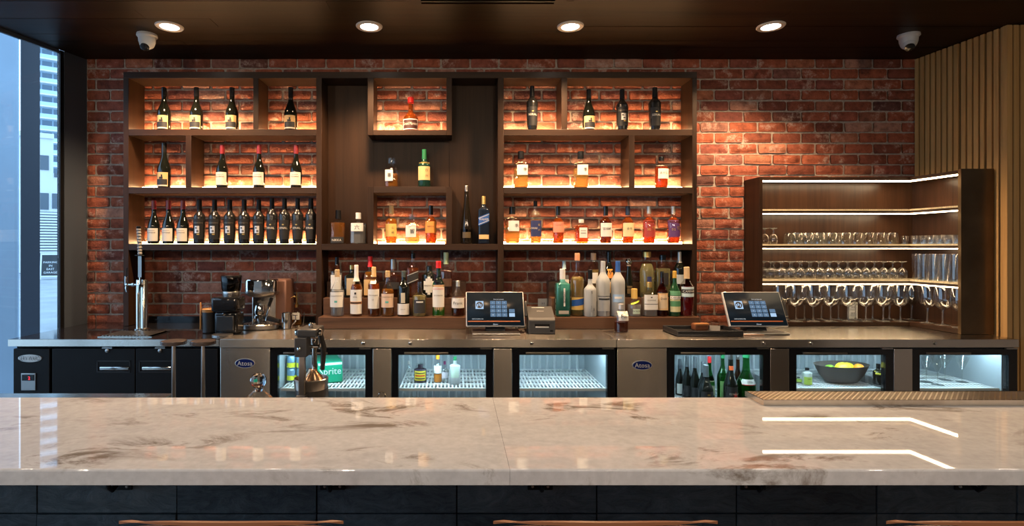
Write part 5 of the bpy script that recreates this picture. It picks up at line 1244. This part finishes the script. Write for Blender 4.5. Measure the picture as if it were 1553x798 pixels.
# bar rail with perforated steel top
ty0, ty1 = dep(1.618), dep(1.722); tx0, tx1 = .902, 1.90
t = thing('bar_rail_tray', 'long perforated steel drip tray along the inner edge of the marble', 'drip tray', (tx0, ty0, MZ + .0005))
Ln, Dp = tx1 - tx0, ty1 - ty0
def f(m):
    m.box(0, Ln, 0, .003, 0, .0165); m.box(0, Ln, Dp - .003, Dp, 0, .0165); m.box(0, .003, .003, Dp - .003, 0, .0165); m.box(Ln - .003, Ln, .003, Dp - .003, 0, .0165)
part('rim', M_steel, t, f, 0)
box('pan', plain('dark_pan', (.03, .025, .02), .4), t, .003, Ln - .003, .003, Dp - .003, 0, .004)
def f(m):
    n = 6; p = (Dp - .006) / n
    w_ = .0023
    x = .003 - Dp
    while x < Ln:
        for sgn in (1, -1):
            a0, a1 = (x, x + Dp - .006) if sgn > 0 else (x + Dp - .006, x)
            ya, yb = .003, Dp - .003
            # clip to the tray
            pts = []
            q0, q1 = (a0, ya), (a1, yb)
            lo, hi = 0.0, 1.0; dx = a1 - a0
            for lim, sg in ((.003, 1), (Ln - .003, -1)):
                tt = (lim - a0) / dx
                if (sg > 0) == (dx > 0): lo = max(lo, tt)
                else: hi = min(hi, tt)
            if hi - lo < .02: continue
            P0 = (a0 + dx * lo, ya + (yb - ya) * lo); P1 = (a0 + dx * hi, ya + (yb - ya) * hi)
            m.prism([(P0[0] - w_, P0[1]), (P0[0] + w_, P0[1]), (P1[0] + w_, P1[1]), (P1[0] - w_, P1[1])], .012, .0150, 'z')
        x += p
part('grate', plain('grate_metal', (.62, .50, .36), .32, 1.0), t, f, 0)

# ------------------------------------------------------------------ behind the bar: sink, work station and what stands on them
t = thing('underbar_sink', 'stainless underbar sink behind the window end of the bar', 'sink', (0, 0, 0))
sx0, sx1, sy0, sy1, SZ = -2.45, -1.29, dep(1.76), dep(2.50), .895
def f(m):
    m.box(sx0, sx1, sy0, sy0 + .16, SZ - .02, SZ); m.box(sx0, sx1, sy1 - .12, sy1, SZ - .02, SZ); m.box(sx0, sx0 + .08, sy0 + .16, sy1 - .12, SZ - .02, SZ); m.box(sx1 - .08, sx1, sy0 + .16, sy1 - .12, SZ - .02, SZ)
part('top', M_steel_y, t, f, 0)
def f(m):
    m.box(sx0 + .07, sx1 - .07, sy0 + .15, sy1 - .11, SZ - .26, SZ - .25); m.box(sx0 + .07, sx0 + .08, sy0 + .15, sy1 - .11, SZ - .25, SZ - .001); m.box(sx1 - .08, sx1 - .07, sy0 + .15, sy1 - .11, SZ - .25, SZ - .001)
    m.box(sx0 + .07, sx1 - .07, sy0 + .15, sy0 + .16, SZ - .25, SZ - .001); m.box(sx0 + .07, sx1 - .07, sy1 - .12, sy1 - .11, SZ - .25, SZ - .001)
part('basin', M_steel_z, t, f, 0)
for xx in (sx0 + .03, sx1 - .03):
    for yy in (sy0 + .03, sy1 - .03): part('leg', M_satin, t, lambda m: m.lathe([(.02, 0), (.02, SZ - .02)], (xx, yy, 0), 12))
part('faucet', M_chrome, t, lambda m: m.tube([(-1.75, sy0 + .05, SZ), (-1.75, sy0 + .05, SZ + .06), (-1.75, sy0 + .12, SZ + .075), (-1.75, sy0 + .2, SZ + .05)], .010))
t = thing('work_station', 'low stainless cocktail work station behind the marble bar', 'work table', (0, 0, 0))
wx0, wx1, wy0, wy1, WZ = -1.26, 1.6, dep(1.76), dep(2.24), .85
box('top', M_steel_y, t, wx0, wx1, wy0, wy1, WZ - .03, WZ, bev=.003)
box('shelf', M_steel, t, wx0 + .04, wx1 - .04, wy0 + .03, wy1 - .03, .25, .27)
for xx in (wx0 + .03, .2, wx1 - .03):
    for yy in (wy0 + .03, wy1 - .03): part('leg', M_satin, t, lambda m: m.lathe([(.02, 0), (.02, WZ - .03)], (xx, yy, 0), 12))
# citrus press
DJ = 2.05; sj = FPX / DJ
t = thing('citrus_press', 'heavy black and silver hand citrus press behind the bar', 'citrus press', ((472 - CX) / sj, dep(DJ), WZ + .0008), .0)
def jz(py): return EYE - (py - CY) / sj - WZ
def jx(px): return (px - 472) / sj
M_cast = plain('cast_black', (0.035, 0.032, 0.030), .4)
part('base', M_cast, t, lambda m: m.bbox(-.085, .085, -.10, .12, 0, .03, b=.012))
part('frame', M_cast, t, lambda m: m.bbox(-.045, .045, .03, .09, .03, jz(590), b=.01))
part('drip_cup', M_cast, t, lambda m: m.lathe([(.045, jz(603) - .05), (.056, jz(600)), (.058, jz(588))], (0, .0, 0), 28))
part('bowl_ring', M_satin, t, lambda m: m.lathe([(.056, jz(590)), (.060, jz(588)), (.063, jz(574)), (.060, jz(573)), (.056, jz(584)), (.02, jz(588))], (0, 0, 0), 32))
part('press_cone', plain('bronze_cone', (.45, .28, .17), .25, 1.0), t, lambda m: m.lathe([(.044, jz(577)), (.034, jz(571)), (.018, jz(564)), (.014, jz(560))], (0.004, 0.005, 0), 24))
part('plunger', M_chrome, t, lambda m: m.lathe([(.010, jz(564)), (.010, jz(530)), (.013, jz(528)), (.013, jz(515))], (jx(475), .02, 0), 14))
part('column', M_satin, t, lambda m: m.bbox(jx(461), jx(470.5), -.075, -.055, jz(594), jz(512), b=.004))
part('foot_block', M_cast, t, lambda m: m.bbox(jx(458), jx(473), -.085, -.045, jz(606), jz(592), b=.004))
part('bolt', M_chrome, t, lambda m: m.lathe([(.006, -.085), (.006, -.089)], (jx(463), 0, jz(599)), 10, axis='y'))
hb = part('head_block', M_cast, t, lambda m: m.bbox(jx(457), jx(475), -.09, -.03, jz(535), jz(507), b=.003))
part('bolt', M_chrome, hb, lambda m: m.lathe([(.007, -.09), (.007, -.094)], (jx(464), 0, jz(523)), 10, axis='y'))
part('pivot_arm', M_cast, t, lambda m: m.bbox(jx(458), jx(487), -.07, .05, jz(508), jz(496), b=.006))
part('pivot_shaft', M_chrome, t, lambda m: (m.lathe([(.011, jx(453)), (.013, jx(455)), (.008, jx(457)), (.008, jx(487)), (.013, jx(489)), (.011, jx(492))], (0, -.04, jz(502)), 16, axis='x')))
part('lower_shaft', M_chrome, t, lambda m: m.lathe([(.010, jx(453)), (.007, jx(457)), (.007, jx(487)), (.011, jx(490))], (0, -.04, jz(523)), 16, axis='x'))
part('lever', M_cast, t, lambda m: m.tube([(jx(485), .0, jz(505)), (jx(488), .03, jz(530)), (jx(484), .05, jz(565))], [.011, .012, .009]))
part('top_nut', M_chrome, t, lambda m: m.lathe([(.009, jz(496)), (.009, jz(491)), (.005, jz(489))], (jx(474), -.02, 0), 8))
# glass decanter with ball stopper
DG = 1.90; sg = FPX / DG
t = thing('glass_decanter', 'cut-glass decanter with a round ball stopper behind the bar', 'decanter', ((392 - CX) / sg, dep(DG), WZ + .0008))
gz = lambda py: EYE - (py - CY) / sg - WZ
M_crystal = liquid('crystal', (.97, .98, .98), 0.0, 1.45, 0.0)
part('body', M_glass, t, lambda m: m.lathe([(.060, 0), (.075, .01), (.078, .06), (.065, gz(612)), (.046, gz(604)), (.034, gz(599)), (.019, gz(593)), (.016, gz(590))], seg=16), 15)
part('stopper', M_crystal, t, lambda m: (m.ball((0, 0, gz(577.5)), .0275, 12, 8), m.lathe([(.012, gz(594)), (.015, gz(590)), (.012, gz(588))], seg=12)), 10)
# two round-topped stands
DS = 2.0; ss = FPX / DS
for px, lb in [(266, 'slim metal stand with dark round top beside the underbar sink'), (308, 'slim metal stand with dark round top in front of the steel compressor housing')]:
    H = EYE - (517 - CY) / ss - WZ
    t = thing('round_stand', lb, 'stand', ((px - CX) / ss if px > 270 else -1.03, dep(DS) + (0 if px > 270 else 0), WZ + .0008))
    part('base', M_satin, t, lambda m: m.lathe([(.040, 0), (.040, .004), (.01, .008)], seg=22))
    part('pole', M_satin, t, lambda m: m.lathe([(.008, .004), (.0065, H - .01)], seg=14))
    part('top', plain('stand_top', (.05, .035, .03), .25), t, lambda m: m.lathe([(.030, H - .016), (.043, H - .013), (.044, H - .002), (.042, H)], seg=28))
# small steel ring-pull tool
t = thing('ring_tool', 'small steel bar tool with ring handle behind the bar', 'bar tool', ((579 - CX) / sg, dep(DG), WZ + .0008))
zr = gz(601)
part('shaft', M_chrome, t, lambda m: m.lathe([(.02, 0), (.02, .004), (.004, .01), (.004, zr - .010)], seg=12)); part('ring', M_chrome, t, lambda m: m.tube([(.012 * math.cos(a * PI / 8), 0, zr + .012 * math.sin(a * PI / 8)) for a in range(17)], .0025))

# ================================================================== BAR STOOLS
def stool(x, rz, label):
    t = thing('bar_stool', label, 'bar stool', (x, dep(1.13), 0), rz, 'brown leather bar stools')
    # seat towards the bar (+y), back towards the room (-y)
    part('seat', M_leather, t, lambda m: m.lathe([(.17, .70), (.195, .715), (.20, .745), (.185, .765), (.02, .77)], seg=30, n=3.0))
    def back(m, z0, z1, r0, r1, a0=-48, a1=48, n=18):
        vs = []
        for k in range(n + 1):
            a = math.radians(a0 + (a1 - a0) * k / n); dz = -.012 * (abs(k / n * 2 - 1) ** 3)
            for r, z in ((r0, z0), (r1, z0), (r1, z1 + dz), (r0, z1 + dz)): vs.append((r * math.sin(a) * 1.0, -r * math.cos(a) * .22 - .10, z))
        fs = []
        for k in range(n):
            for q in range(4): fs.append((k * 4 + q, k * 4 + (q + 1) % 4, (k + 1) * 4 + (q + 1) % 4, (k + 1) * 4 + q))
        fs += [(0, 3, 2, 1), (n * 4, n * 4 + 1, n * 4 + 2, n * 4 + 3)]; m.add(vs, fs)
    bz = EYE - (802.5 - CY) / FPX * .955
    part('backrest', M_leather, t, lambda m: back(m, .84, bz - .004, .245, .268))
    part('back_trim', plain('stool_trim', (.25, .10, .045), .35), t, lambda m: back(m, bz - .0035, bz + .003, .244, .272))
    for sg in (-1, 1):
        part('back_post', M_black, t, lambda m: m.tube([(sg * .13, -.10, .715), (sg * .15, -.13, .80), (sg * .17, -.122, .90)], .011))
        for sy in (-1, 1): part('leg', M_black, t, lambda m: m.tube([(sg * .14, sy * .14, .71), (sg * .20, sy * .20, .0)], .013))
        part('footrest', M_satin, t, lambda m: m.tube([(sg * .174, -.174, .30), (sg * .174, .174, .30)], .009))
    for sy in (-1, 1): part('footrest', M_satin, t, lambda m: m.tube([(-.174, sy * .174, .30), (.174, sy * .174, .30)], .009))
    return t
stool((354 - CX) / FPX * 1.0, 0, 'brown leather bar stool facing the bar opposite the coffee corner')
stool((916 - CX) / FPX * 1.0, 0, 'brown leather bar stool facing the bar opposite the receipt printer')
stool((1506 - CX) / FPX * 1.0, 0, 'brown leather bar stool facing the bar opposite the perforated drip tray')
